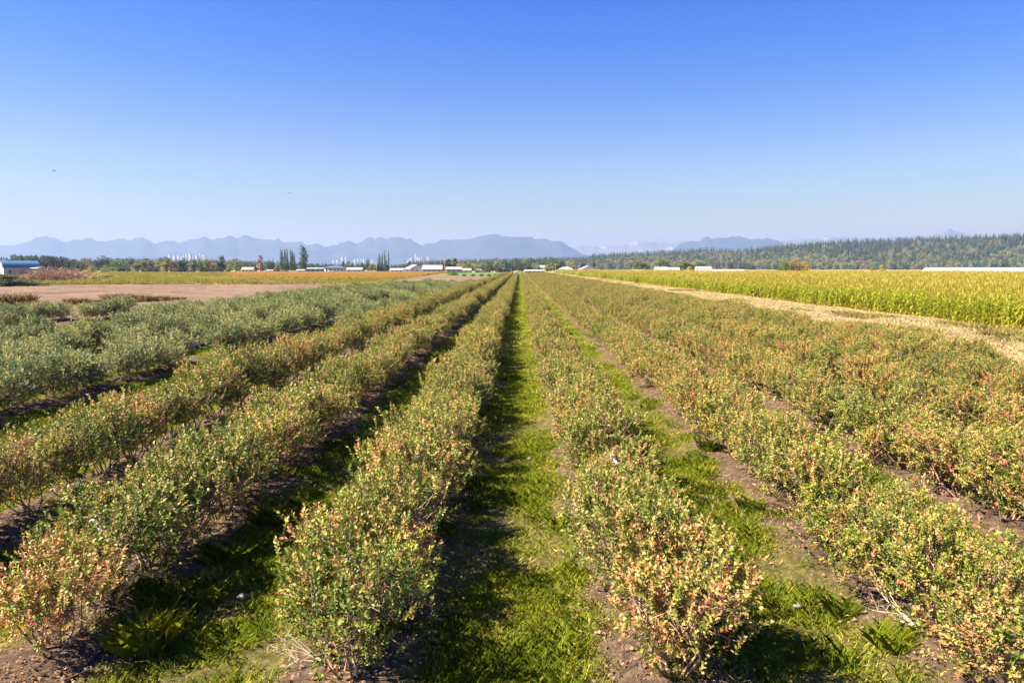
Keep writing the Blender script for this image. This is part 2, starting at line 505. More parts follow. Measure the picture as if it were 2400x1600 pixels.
sheet('green_field', np.arange(-60, 30, 5.0), np.arange(421, 620, 5.0), lambda X, Y: 0 * X - .05, FIELDG, label='green field beyond the row ends')
sheet('green_field', np.arange(-52, -9, 2.0), np.arange(331, 421, 3.0), lambda X, Y: 0 * X - .05, FIELDG, label='green field beyond the bare headland')
VERGE = ground_mat('verge_straw', [(.3, .35, .65, (.46, .39, .17), (.64, .54, .31)), (3, .3, .6, (.7, .7, .66), (1, 1, 1))], .6, 4, .1)
sheet('verge', np.arange(17.0, 29.01, .5), np.concatenate([np.arange(-6, 60, .6), np.geomspace(61, 545, 90)]),
      lambda X, Y: .02 + .18 * (fbm(X * .5, Y * .3, 31) - .5), VERGE, lambda X, Y: X > 17.2, 'strip of dry grass beside the corn')
CORNG = ground_mat('corn_floor', [(.3, .35, .65, (.28, .22, .05), (.42, .30, .08))], .4, 3, .2)
sheet('corn_floor', np.concatenate([np.arange(28.9, 60, 3), np.arange(60, 420, 8)]), np.arange(0, 545, 6.0), lambda X, Y: 0 * X, CORNG, label='ground under the corn')
MEADG = ground_mat('meadow_floor', [(.08, .35, .65, (.13, .125, .025), (.22, .175, .06))], .4, 2, .2)
sheet('meadow', np.arange(-420, -38, 4.0), np.arange(146, 600, 4.0), lambda X, Y: 0 * X - .03, MEADG, lambda X, Y: (X < np.interp(Y, [150, 218, 487, 600], [-34, -40, -52, -60])) & ~bare_in(X, Y - 2), 'yellow green meadow behind the bare field')

# ------------------------------------------------------------------ blueberry bushes
def unit(a):
    return a / np.maximum(np.linalg.norm(a, axis=-1, keepdims=True), 1e-9)

def leaf_quads(mb, c, d, n, L, Wd, tone, mat=0, fold=.15):
    """leaf shaped faces: c base point, d direction, n normal"""
    s = unit(np.cross(d, n)); nn = np.cross(s, d)
    L = np.asarray(L)[:, None]; Wd = np.asarray(Wd)[:, None]
    P0 = c; P2 = c + d * L
    mid = c + d * L * .48 + nn * (Wd * fold)
    P1 = mid + s * Wd * .5; P3 = mid - s * Wd * .5
    N = len(c)
    V = np.stack([P0, P1, P2, P3], 1).reshape(-1, 3)
    F = np.arange(N * 4).reshape(N, 4)
    mb.add(V, F, tone, mat)

def make_bush(seed, hgt=1.4, rx=.78, ry=.72, shoots=250, red=.05, pale=0.0, upright=.5, canes=8):
    g = np.random.default_rng(seed)
    # irregular envelope made of several lobes
    nl = 11
    la = g.uniform(0, 2 * np.pi, nl); lr = g.uniform(.25, .62, nl)
    lobes = np.stack([np.cos(la) * lr * rx, np.sin(la) * lr * ry, hgt * g.uniform(.34, .74, nl)], 1)
    lrad = g.uniform(.33, .48, nl) * (rx / .78)
    k = g.integers(0, nl, shoots)
    d = unit(g.normal(size=(shoots, 3)) + np.array([0, 0, .45]))
    rr = g.uniform(.25, 1, shoots) ** .45
    base = lobes[k] + d * (lrad[k] * rr)[:, None] * np.array([1, 1, 1.02])
    base[:, 2] = np.clip(base[:, 2], .14 + .14 * g.random(shoots), None)
    out = unit(base - np.array([0, 0, hgt * .35]))
    sd = unit(out * (1 - upright) + np.array([0, 0, 1]) * upright + g.normal(size=(shoots, 3)) * .33)
    sl = g.uniform(.16, .36, shoots) * np.where(g.random(shoots) < .06, 1.5, 1)
    start = base - sd * (sl * .7)[:, None]
    stone = np.clip(g.normal(.40 + pale, .19, shoots), .02, .86)
    isred = g.random(shoots) < red
    leaves = MB(); wood = MB()
    nper = 25
    tt = (np.arange(nper) + .5) / nper
    C = start[:, None, :] + sd[:, None, :] * (sl[:, None] * (0.1 + .95 * tt[None, :]))[..., None]
    ang = g.uniform(0, 6.28, (shoots, 1)) + np.arange(nper)[None, :] * 2.4
    a1 = unit(np.cross(sd, np.array([.31, .2, .93]) + 0 * sd)); a2 = np.cross(sd, a1)
    rad = a1[:, None] * np.cos(ang)[..., None] + a2[:, None] * np.sin(ang)[..., None]
    ld = unit(rad + sd[:, None] * (.35 + .8 * tt)[None, :, None] + g.normal(size=rad.shape) * .25)
    ln = unit(sd[:, None] + g.normal(size=rad.shape) * .45)
    L = g.uniform(.034, .058, (shoots, nper)); Wd = L * g.uniform(.42, .56, L.shape)
    tone = np.clip(stone[:, None] + .25 * (tt[None, :] - .5) + g.normal(0, .13, L.shape), 0, .9)
    tone[isred] = np.clip(.8 + g.random((isred.sum(), nper)) * .2, 0, 1)
    tone[g.random(L.shape) < .012] = .97
    leaf_quads(leaves, C.reshape(-1, 3), ld.reshape(-1, 3), ln.reshape(-1, 3), L.ravel(), Wd.ravel(), tone.ravel())
    # canes and twigs
    for q in range(canes):
        a = 2 * math.pi * (q + g.random() * .6) / canes
        b0 = np.array([math.cos(a) * .08, math.sin(a) * .08, -.06])
        e = lobes[g.integers(0, nl)] * np.array([.9, .9, .95]) + g.normal(size=3) * .08
        m1 = b0 * .5 + e * .5 + np.array([math.cos(a) * .10, math.sin(a) * .10, -.05])
        wood.tube([b0, b0 * .7 + m1 * .3 + g.normal(size=3) * .01, m1, e], [.018, .015, .011, .006], 5)
    for q in range(0, shoots, 2):
        j = lobes[k[q]] * np.array([.7, .7, .8]) + g.normal(size=3) * .05
        e = start[q] + sd[q] * sl[q]
        wood.tube([j, start[q], e], [.006, .004, .002], 3, cap=False)
    return leaves, wood

BUSH = []   # (leaves MB, wood MB, material, word)
specs = [
    (101, 1.40, .84, .90, 400, .03, .02, .5, OLIVE, 'olive green'), (102, 1.34, .82, .94, 380, .05, .10, .5, OLIVE, 'yellow-green'),
    (103, 1.46, .80, .88, 390, .14, .10, .55, OLIVE, 'red-flecked olive'), (104, 1.30, .86, .90, 370, .02, -.06, .45, OLIVE, 'deep green'),
    (105, 1.38, .80, .94, 380, .20, .16, .5, OLIVE, 'russet-tinged'),
    (201, 1.28, 1.0, .94, 380, .0, .0, .45, SAGE, 'grey-green'), (202, 1.20, .94, .98, 360, .0, .12, .5, SAGE, 'silvery green'), (203, 1.34, .96, .92, 370, .0, -.08, .45, SAGE, 'dark sage green'),
]
for (sd, h_, rx, ry, n_, red, pale, up, mt, word) in specs:
    lv, wd = make_bush(sd, h_, rx, ry, n_, red, pale, up)
    BUSH.append((lv, wd, mt, word, lv.mesh('foliage', mt), wd.mesh('branches', STEM)))

ORD = ['zeroth', 'first', 'second', 'third', 'fourth', 'fifth', 'sixth', 'seventh', 'eighth', 'ninth', 'tenth', 'eleventh', 'twelfth', 'thirteenth', 'fourteenth', 'fifteenth', 'sixteenth', 'seventeenth', 'eighteenth', 'nineteenth', 'twentieth']
for base_, b10 in (('twenty', 20), ('thirty', 30), ('forty', 40)):
    if b10 > 20: ORD.append(base_[:-1] + 'ieth')
    ORD += [base_ + '-' + ORD[k] for k in range(1, 10)]

# positions: rows -10 .. 6 counted from the aisle that the camera looks along
rows = []
plants = []
for r in list(range(-12, 0)) + list(range(1, 7)):
    x = X0 + S * (r + 1) if r < 0 else X0 + S * r
    sage = r <= -4
    y = 6.0 + (0 if abs(r) == 1 else rnd.uniform(-.4, .4))
    yend = 152 if sage else 418
    while y < yend:
        step = rnd.uniform(.86, 1.04) if not sage else rnd.uniform(.95, 1.15)
        keep = True
        if sage:
            if x < ledge(y) + .6: keep = False
            gap = float(fbm(np.array(x * .21), np.array(y * .13), 77, 2))
            if gap < .335 and r > -12: keep = False
            if r == -6 and 24 < y < 28: keep = False
            if r == -5 and 27.5 < y < 30: keep = False
        elif rnd.random() < .02 and y > 14: keep = False
        if keep:
            tone_n = float(fbm(np.array(x * .5 + 40), np.array(y * .16), 55, 3))
            if sage:
                v = rnd.choices([5, 6, 7], [4, 3, 2])[0]
            else:
                wr = (1.0 if r > 0 else .4)
                v = rnd.choices([0, 1, 2, 3, 4], [3, 2.6, .9 * wr + (1.2 if tone_n > .52 else 0), 1.2 if r < 0 else .5, 1.0 * wr + (.8 if tone_n > .52 else 0)])[0]
            hs_ = rnd.uniform(.80, 1.08) * (rnd.uniform(.68, .85) if rnd.random() < .07 else 1)
            if r == 6: hs_ *= .86
            if sage: hs_ *= rnd.uniform(.80, 1.02)
            if r == -3: hs_ *= 1.14
            if r < -3: hs_ *= 1.14
            plants.append([x + rnd.gauss(0, .07), y, r, v, hs_, rnd.uniform(0, 6.28), rnd.uniform(.84, 1.10) * (1.0 if not sage else 1.14)])
        y += step
cand = []
for i, q in enumerate(plants):
    p_ = project((q[0], q[1], .8))
    if p_ and -70 < p_[0] < 2470 and p_[1] < 1690:
        cand.append((math.hypot(q[0], q[1]), i))
cand.sort()
ind = set(i for d_, i in cand[:300])
order = {}
for i in sorted(ind, key=lambda i: (plants[i][2], plants[i][1])):
    order.setdefault(plants[i][2], []).append(i)
zg = lambda x, y: float(soilz(np.array([x]), np.array([y]))[0])
for r, lst in order.items():
    side = 'barn side' if r < 0 else 'corn side'
    for k, i in enumerate(lst):
        x, y, r_, v, hs_, rz, ws = plants[i]
        root = empty('blueberry_bush', (x, y, zg(x, y)), rz, (ws, ws, hs_))
        tag(root, '%s blueberry bush, %s from front, %s row on %s of central strip' % (BUSH[v][3], ORD[k + 1], ORD[abs(r)], side), 'bush', 'blueberry bushes in the planted rows')
        obj('foliage', BUSH[v][4], root)
        obj('branches', BUSH[v][5], root)
rest = [q for i, q in enumerate(plants) if i not in ind]
def joined(lv, wd):
    b = MB()
    for src, mo in ((lv, 0), (wd, 1)):
        off = b.n
        b.v += src.v; b.f += [F + off for F in src.f]; b.t += src.t; b.m += [m_ + mo for m_ in src.m]; b.n += src.n
    return b
vs = []
for k, bb in enumerate(BUSH):
    j = joined(bb[0], bb[1])
    j.m = [np.where(m_ == 0, 0 if bb[2] is OLIVE else 1, 2) for m_ in j.m]
    vs.append(j)
R_ = np.array([[q[0], q[1]] for q in rest])
scatter('blueberry_bushes', vs, [OLIVE, SAGE, STEM], np.column_stack([R_, soilz(R_[:, 0], R_[:, 1])]), [q[3] for q in rest], [q[5] for q in rest],
        np.array([[q[6], q[6], q[4]] for q in rest]), 'far blueberry bushes merging into long rows towards the horizon', 'bushes')

# ------------------------------------------------------------------ grasses
def blades(n, rad, h0, h1, wd, lean, tones, seed, droop=.3):
    g = np.random.default_rng(seed)
    a = g.uniform(0, 6.28, n); r = rad * np.sqrt(g.random(n))
    b = np.stack([np.cos(a) * r, np.sin(a) * r, np.full(n, -.02)], 1)
    h = g.uniform(h0, h1, n)
    az = g.uniform(0, 6.28, n); ln = g.uniform(.1, 1, n) * lean
    dirn = np.stack([np.cos(az) * ln, np.sin(az) * ln, np.ones(n)], 1)
    mid = b + dirn * (h * .55)[:, None]
    tip = b + dirn * h[:, None] + np.stack([np.cos(az), np.sin(az), -.25 + 0 * az], 1) * (h * droop)[:, None]
    s_ = np.stack([-np.sin(az + g.normal(0, .6, n)), np.cos(az), 0 * az], 1) * (wd * g.uniform(.6, 1.2, n))[:, None]
    V = np.stack([b - s_ * .5, b + s_ * .5, mid + s_ * .42, tip, mid - s_ * .42], 1).reshape(-1, 3)
    mb = MB()
    mb.add(V, np.arange(n * 5).reshape(n, 5), np.clip(g.normal(tones[0], tones[1], n), 0, 1))
    return mb

gv = [blades(300, .26, .03, .10, .0055, 1.0, (.42, .22), 1), blades(280, .26, .03, .08, .006, 1.1, (.6, .2), 2), blades(240, .24, .06, .16, .006, .8, (.36, .15), 3),
      blades(240, .45, .04, .10, .014, .9, (.48, .18), 4), blades(110, .9, .07, .15, .05, .9, (.5, .16), 5),
      blades(70, .24, .02, .06, .007, 2.6, (.97, .03), 6, .2)]
pts, idx = [], []
def add_grass(y0, y1, dens, kinds, xlim, wts):
    area = 0
    for r in range(-11, 7):
        xm = X0 + S * r + S / 2 if False else X0 + S * r - S / 2 + S
        if not (xlim[0] < xm < xlim[1]): continue
        n = int((y1 - y0) * 1.95 * dens)
        x = xm + NP.uniform(-1.0, 1.0, n); y = NP.uniform(y0, y1, n)
        ok = in_berries(x, y)
        fr_ = np.abs(x) < (y + 3) * .8 + 2
        dn = rowdist(x)
        patch = fbm(x * .9, y * .9, 61, 3)
        ok &= fr_ & (NP.random(n) < np.clip((patch - .33) * 6, .4, 1)) & (dn > np.where(y > 20, .44, .54) + .6 * (fbm(x * 1.6, y * 1.2, 63, 2) - .4))
        x, y = x[ok], y[ok]
        pts.append(np.column_stack([x, y, soilz(x, y)]))
        tall = fbm(x * .7 + 9, y * .7, 67, 3)
        kk = NP.choice(kinds, len(x), p=wts)
        if len(kinds) == 3: kk = np.where((tall > .56) & (NP.random(len(x)) < .6), 2, kk)
        kk = np.where((NP.random(len(x)) < .22) & (fbm(x * .8 + 3, y * .8, 69, 3) > .5) & (y < 40), 5, kk)
        kk = np.where((patch[ok] < .44) & (NP.random(len(x)) < .65) & (y < 60), 5, kk)
        idx.append(kk)
add_grass(4.5, 16, 30, [0, 1, 2], (-14, 10), [.6, .32, .08])
add_grass(16, 34, 17, [0, 1, 3], (-26, 17), [.3, .2, .5])
def add_weeds(n):
    r = NP.integers(-4, 6, n); x = X0 + S * r + NP.uniform(-.75, .75, n); y = 4 + 36 * NP.random(n) ** 1.5
    ok = in_berries(x, y) & (fbm(x * 1.3, y * 1.3, 66, 3) > .56)
    x, y = x[ok], y[ok]
    pts.append(np.column_stack([x, y, soilz(x, y)])); idx.append(NP.choice([0, 1, 2, 5], len(x), p=[.3, .2, .1, .4]))
add_weeds(2600)
add_grass(34, 80, 7, [3, 4], (-33, 17), [.7, .3])
add_grass(80, 418, 1.6, [4], (-33, 17), [1.0])
P_ = np.concatenate(pts); I_ = np.concatenate(idx)
scatter('grass', gv, [GRASS], P_, I_, NP.uniform(0, 6.28, len(P_)), NP.uniform(.75, 1.3, len(P_)), 'short green grass growing in the aisles between bush rows', 'grass')

# taller single tufts beside the second row on the barn side
tuftm = [blades(520, .17, .14, .38, .0045, .6, (.62, .14), 11, .35).mesh('grass_tuft', GRASS), blades(520, .20, .10, .28, .0045, .8, (.42, .14), 12, .35).mesh('grass_tuft', GRASS)]
tufts = [(640, 1220, 0, 1.15, 'bright yellow grass tuft standing alone beside the dark soil bed'), (590, 1265, 1, 1.1, 'green grass tuft just below the bright yellow tuft'),
         (520, 1310, 1, 1.2, 'green grass tuft, second below the bright yellow tuft'), (470, 1385, 1, 1.3, 'dark green grass tuft, third below the bright yellow tuft'),
         (365, 1420, 1, 1.2, 'green grass tuft beside the black hose near the front'), (340, 1510, 0, 1.25, 'yellow-green grass tuft in the front corner of the barn side aisle'),
         (690, 1175, 1, .9, 'small green grass tuft behind the bright yellow tuft'), (1760, 1195, 1, .8, 'small dark green tuft on bare soil of the corn side'),
         (2090, 1510, 1, 1.0, 'green tuft on lit bare soil near the front, corn side'), (1660, 1060, 1, 1.0, 'green tuft at the soil edge halfway along the corn side aisle'),
         (1975, 1430, 1, .8, 'green tuft between lumps of soil in the corn side bed')]
for (px, py, k, s_, lab) in tufts:
    d = ray(px, py); Yg = (H - .1) / -d.z
    o = obj('grass_tuft', tuftm[k], None, (d.x * Yg, Yg, zg(d.x * Yg, Yg)))
    o.rotation_euler = (0, 0, rnd.uniform(0, 6)); o.scale = (s_, s_, s_)
    tag(o, lab, 'grass tuft', 'tall grass tufts in the aisles')

# dry grass on the verge
dv = [blades(130, .5, .25, .62, .028, .45, (.55, .2), 21, .25), blades(130, .5, .2, .5, .032, .55, (.8, .15), 22, .3), blades(110, .5, .3, .75, .018, .5, (.15, .12), 23, .2)]
def band(n, x0, x1, y0, y1, pw=1.0):
    return NP.uniform(x0, x1, n), y0 + (y1 - y0) * NP.random(n) ** pw
x, y = band(24000, 17.4, 28.4, 4, 120, 1.3)
x2, y2 = band(7000, 17.4, 28.4, 120, 540, 1.2)
x = np.concatenate([x, x2]); y = np.concatenate([y, y2])
keep = (x < (y + 4) * .85)
x, y = x[keep], y[keep]
gn = fbm(x * .35, y * .12, 71, 3)
k = np.where(gn > .60, 2, np.where(NP.random(len(x)) < .5, 0, 1))
hsc = NP.uniform(.7, 1.2, len(x)) * np.interp(x, [17.5, 20, 23, 28], [.9, .85, .85, .9])
wsc = NP.uniform(.9, 1.3, len(x)) * np.interp(y, [0, 100, 500], [1, 1.3, 2.2])
scatter('dry_grass', dv, [DRYGRASS], np.column_stack([x, y, .02 + .18 * (fbm(x * .5, y * .3, 31) - .5)]), k, NP.uniform(0, 6.28, len(x)), np.stack([wsc, wsc, hsc], 1), 'pale dry grass on the strip between bushes and corn', 'dry grass')

# meadow grass behind the bare field
mv = [blades(120, 1.2, .35, .8, .07, .5, (.4, .2), 31, .2), blades(120, 1.2, .3, .7, .07, .6, (.75, .2), 32, .2)]
x = NP.uniform(-400, -38, 16000); y = NP.uniform(148, 330, 16000)
lim = np.interp(x, [-260, -140, -80, -45, -26], [150, 157, 168, 172, 164])
ok = (y > lim - .5) & (x < np.interp(y, [150, 218, 487], [-34, -41, -52])) & (np.abs(x) < y * .85 + 20)
x, y = x[ok], y[ok]
k = (fbm(x * .03, y * .09, 81, 3) > .5).astype(int)
sc_ = NP.uniform(.8, 1.4, len(x)); tall = np.interp(fbm(x * .06, y * .06, 83, 2), [.3, .6], [.5, 1.4])
scatter('meadow_grass', mv, [MEADOW], np.column_stack([x, y, 0 * x]), k, NP.uniform(0, 6.28, len(x)), np.stack([sc_, sc_, sc_ * tall], 1), 'yellow green meadow grass behind the bare soil field', 'grass')

x = NP.uniform(-420, -60, 14000); y = NP.uniform(330, 590, 14000)
ok = (x < -.43 * y) & (x > -.9 * y)
x, y = x[ok], y[ok]
k = (fbm(x * .02, y * .05, 85, 3) > .55).astype(int); sc_ = NP.uniform(1.8, 3.0, len(x))
scatter('far_meadow_grass', mv, [MEADOW], np.column_stack([x, y, 0 * x]), k, NP.uniform(0, 6.28, len(x)), np.stack([sc_, sc_, NP.uniform(.6, 1.5, len(x))], 1), 'far meadow grass in front of the treeline', 'grass')

# ------------------------------------------------------------------ corn
def corn(seed, h=2.75, dry=.0, tass=(.86, .06), wmul=1.0, nl=11):
    g = np.random.default_rng(seed)
    mb = MB()
    mb.tube([(0, 0, -.05), (g.normal(0, .02), g.normal(0, .02), h * .5), (g.normal(0, .04), g.normal(0, .04), h * .88)], [.02, .016, .008], 4, .45)
    for q in range(nl):
        z = h * (.10 + .76 * q / nl) + g.normal(0, .03)
        a = q * math.pi + g.normal(0, .5)
        L = g.uniform(.65, .95) * (1 if 2 < q < nl - 2 else .7) * h / 2.75
        up = g.uniform(.5, .95); wd = g.uniform(.07, .10) * wmul
        dx, dy = math.cos(a), math.sin(a)
        P = []
        for u_ in (0, .3, .62, 1):
            rr = L * u_ * .8
            zz = z + L * (up * u_ - (.5 + up * .55) * u_ ** 2.2)
            P.append((dx * rr, dy * rr, zz))
        w_ = [.6, 1, .85, .05]
        V = []
        for (pp, ww) in zip(P, w_):
            V.append((pp[0] - dy * wd * ww / 2, pp[1] + dx * wd * ww / 2, pp[2])); V.append((pp[0] + dy * wd * ww / 2, pp[1] - dx * wd * ww / 2, pp[2]))
        low = max(0, 1 - q / (nl * .38))
        tn = np.clip(g.normal(.38, .12) + dry + .45 * low, 0, .95)
        mb.add(V, [[0, 1, 3, 2], [2, 3, 5, 4], [4, 5, 7, 6]], tn)
    for q in range(7):
        a = g.uniform(0, 6.28); sp = g.uniform(.05, .32) if q else 0
        b0 = np.array([0, 0, h * .86]); e = np.array([math.cos(a) * sp * .6, math.sin(a) * sp * .6, h * (1.0 - sp * .12)])
        s_ = np.array([-math.sin(a), math.cos(a), 0]) * .022 * wmul
        mb.add([b0 - s_ * .5, b0 + s_ * .5, e + s_ * .4, e - s_ * .4], [[0, 1, 2, 3]], np.clip(g.normal(*tass), .6, 1))
    return mb
cv = [corn(s_, 2.75 + .15 * (s_ % 3), dry=(.0, .06, .14)[s_ % 3]) for s_ in (41, 42, 43, 44, 45, 46)]
pts = []
def corn_rows(x0, x1, y0, y1, dx, dy, jit):
    X, Y = np.meshgrid(np.arange(x0, x1, dx), np.arange(y0, y1, dy))
    X = X.ravel() + NP.normal(0, jit, X.size); Y = Y.ravel() + NP.uniform(-dy / 2, dy / 2, Y.size)
    return np.stack([X, Y], 1)
edge = lambda Y: 28.6 + .7 * (fbm(Y * .08, Y * 0 + 3, 91) - .5) * 2
a_ = corn_rows(28.6, 33.2, 18, 120, .75, .24, .05)
b_ = corn_rows(28.6, 33.2, 120, 540, .75, .45, .05)
c_ = corn_rows(33.2, 92, 24, 130, 1.1, .8, .1)
d_ = corn_rows(92, 190, 60, 330, 2.0, 1.7, .3)
e_ = corn_rows(33.2, 92, 130, 540, 2.0, 1.9, .3)
f_ = corn_rows(190, 300, 190, 330, 2.6, 2.4, .5)
P_ = np.concatenate([a_, b_, c_, d_, e_, f_])
ok = (P_[:, 0] > edge(P_[:, 1])) & (P_[:, 0] < (P_[:, 1] + 10) * .82) & (P_[:, 1] < np.interp(P_[:, 0], [28, 60, 100, 300], [540, 480, 330, 275]))
P_ = P_[ok]
far = np.interp(np.hypot(P_[:, 0], P_[:, 1]), [60, 130, 300, 540], [1, 1.3, 2.2, 3.0])
inner = np.where(P_[:, 0] > 33, 1.25, 1.0)
hh = NP.uniform(.82, 1.08, len(P_)) * (1 + .08 * (fbm(P_[:, 0] * .05, P_[:, 1] * .05, 95) - .5))
hh = np.where(P_[:, 0] < 30.2, hh * NP.uniform(.8, 1.0, len(P_)), hh)
print('corn', len(P_))
scatter('corn_field', cv, [CORN], np.column_stack([P_, 0 * P_[:, 0]]), NP.integers(0, 6, len(P_)), NP.uniform(0, 6.28, len(P_)), np.stack([far * inner, far * inner, hh], 1),
        'tall green and yellow corn with orange tassels beyond the dry strip', 'corn')

lv_ = [corn(s_, 1.25, dry=.12, tass=(.95, .05), wmul=2.6, nl=7) for s_ in (51, 52, 53)]
X = NP.uniform(-330, -38, 60000); Y = NP.uniform(205, 560, 60000)
front = np.interp(X, [-330, -200, -98, -41.6], [360, 300, 253, 218])
right = np.interp(Y, [218, 487, 560], [-41.6, -54, -58])
ok = (Y > front + 3 * (fbm(X * .1, Y * 0, 97) - .5)) & (X < right) & (X > -(.40 + .05 * fbm(Y * .05, X * .02, 98)) * Y) & (NP.random(60000) < np.interp(Y, [200, 300, 560], [1, .55, .35]))
X, Y = X[ok], Y[ok]
sc_ = np.interp(Y, [210, 560], [1.7, 3.4])
print('crop', len(X))
scatter('orange_crop', lv_, [LOWCORN], np.column_stack([X, Y, 0 * X]), NP.integers(0, 3, len(X)), NP.uniform(0, 6.28, len(X)), np.stack([sc_, sc_, NP.uniform(.9, 1.1, len(X))], 1),
        'low orange topped crop behind the bare field on the barn side', 'crop')

# ------------------------------------------------------------------ trees
def cloud(seed, lobes, n, leaf, flat=.7, tonez=.25, toneb=.45):
    """foliage: leaf clumps spread through the volume of several lobes; lobes: (x, y, z, rx, rz)"""
    g = np.random.default_rng(seed)
    lobes = np.array(lobes)
    w = (lobes[:, 3] ** 2 * lobes[:, 4]); k = g.choice(len(lobes), n, p=w / w.sum())
    d = unit(g.normal(size=(n, 3))); rr = g.uniform(.15, 1, n) ** .4
    c = lobes[k, :3] + d * rr[:, None] * np.stack([lobes[k, 3], lobes[k, 3], lobes[k, 4]], 1)
    ld = unit(g.normal(size=(n, 3)) * np.array([1, 1, .6]))
    ln = unit(d + g.normal(size=(n, 3)) * .7 + np.array([0, 0, .3]))
    L = leaf * g.uniform(.6, 1.3, n)
    mb = MB()
    lobe_t = g.normal(0, .14, len(lobes))
    leaf_quads(mb, c - ld * L[:, None] / 2, ld, ln, L, L * flat, np.clip(g.normal(toneb, .18, n) + lobe_t[k], 0, 1), 0, .1)
    return mb

def trunk_mb(seed, h, r, limbs, spread, base=.35, bend=.03):
    g = np.random.default_rng(seed)
    mb = MB()
    top = np.array([g.normal(0, bend * h), g.normal(0, bend * h), h])
    mb.tube([(0, 0, -.3), (0, 0, .15 * h), top * .5, top], [r * 1.25, r, r * .7, r * .15], 6)
    for q in range(limbs):
        f = base + (1 - base) * q / max(1, limbs) * .85
        a = q * 2.4 + g.normal(0, .3); l_ = spread * g.uniform(.6, 1)
        p0 = top * f
        p1 = p0 + np.array([math.cos(a) * l_ * .5, math.sin(a) * l_ * .5, l_ * .35]); p2 = p0 + np.array([math.cos(a) * l_, math.sin(a) * l_, l_ * .75])
        mb.tube([p0, p1, p2], [r * .45, r * .3, r * .08], 4)
    return mb

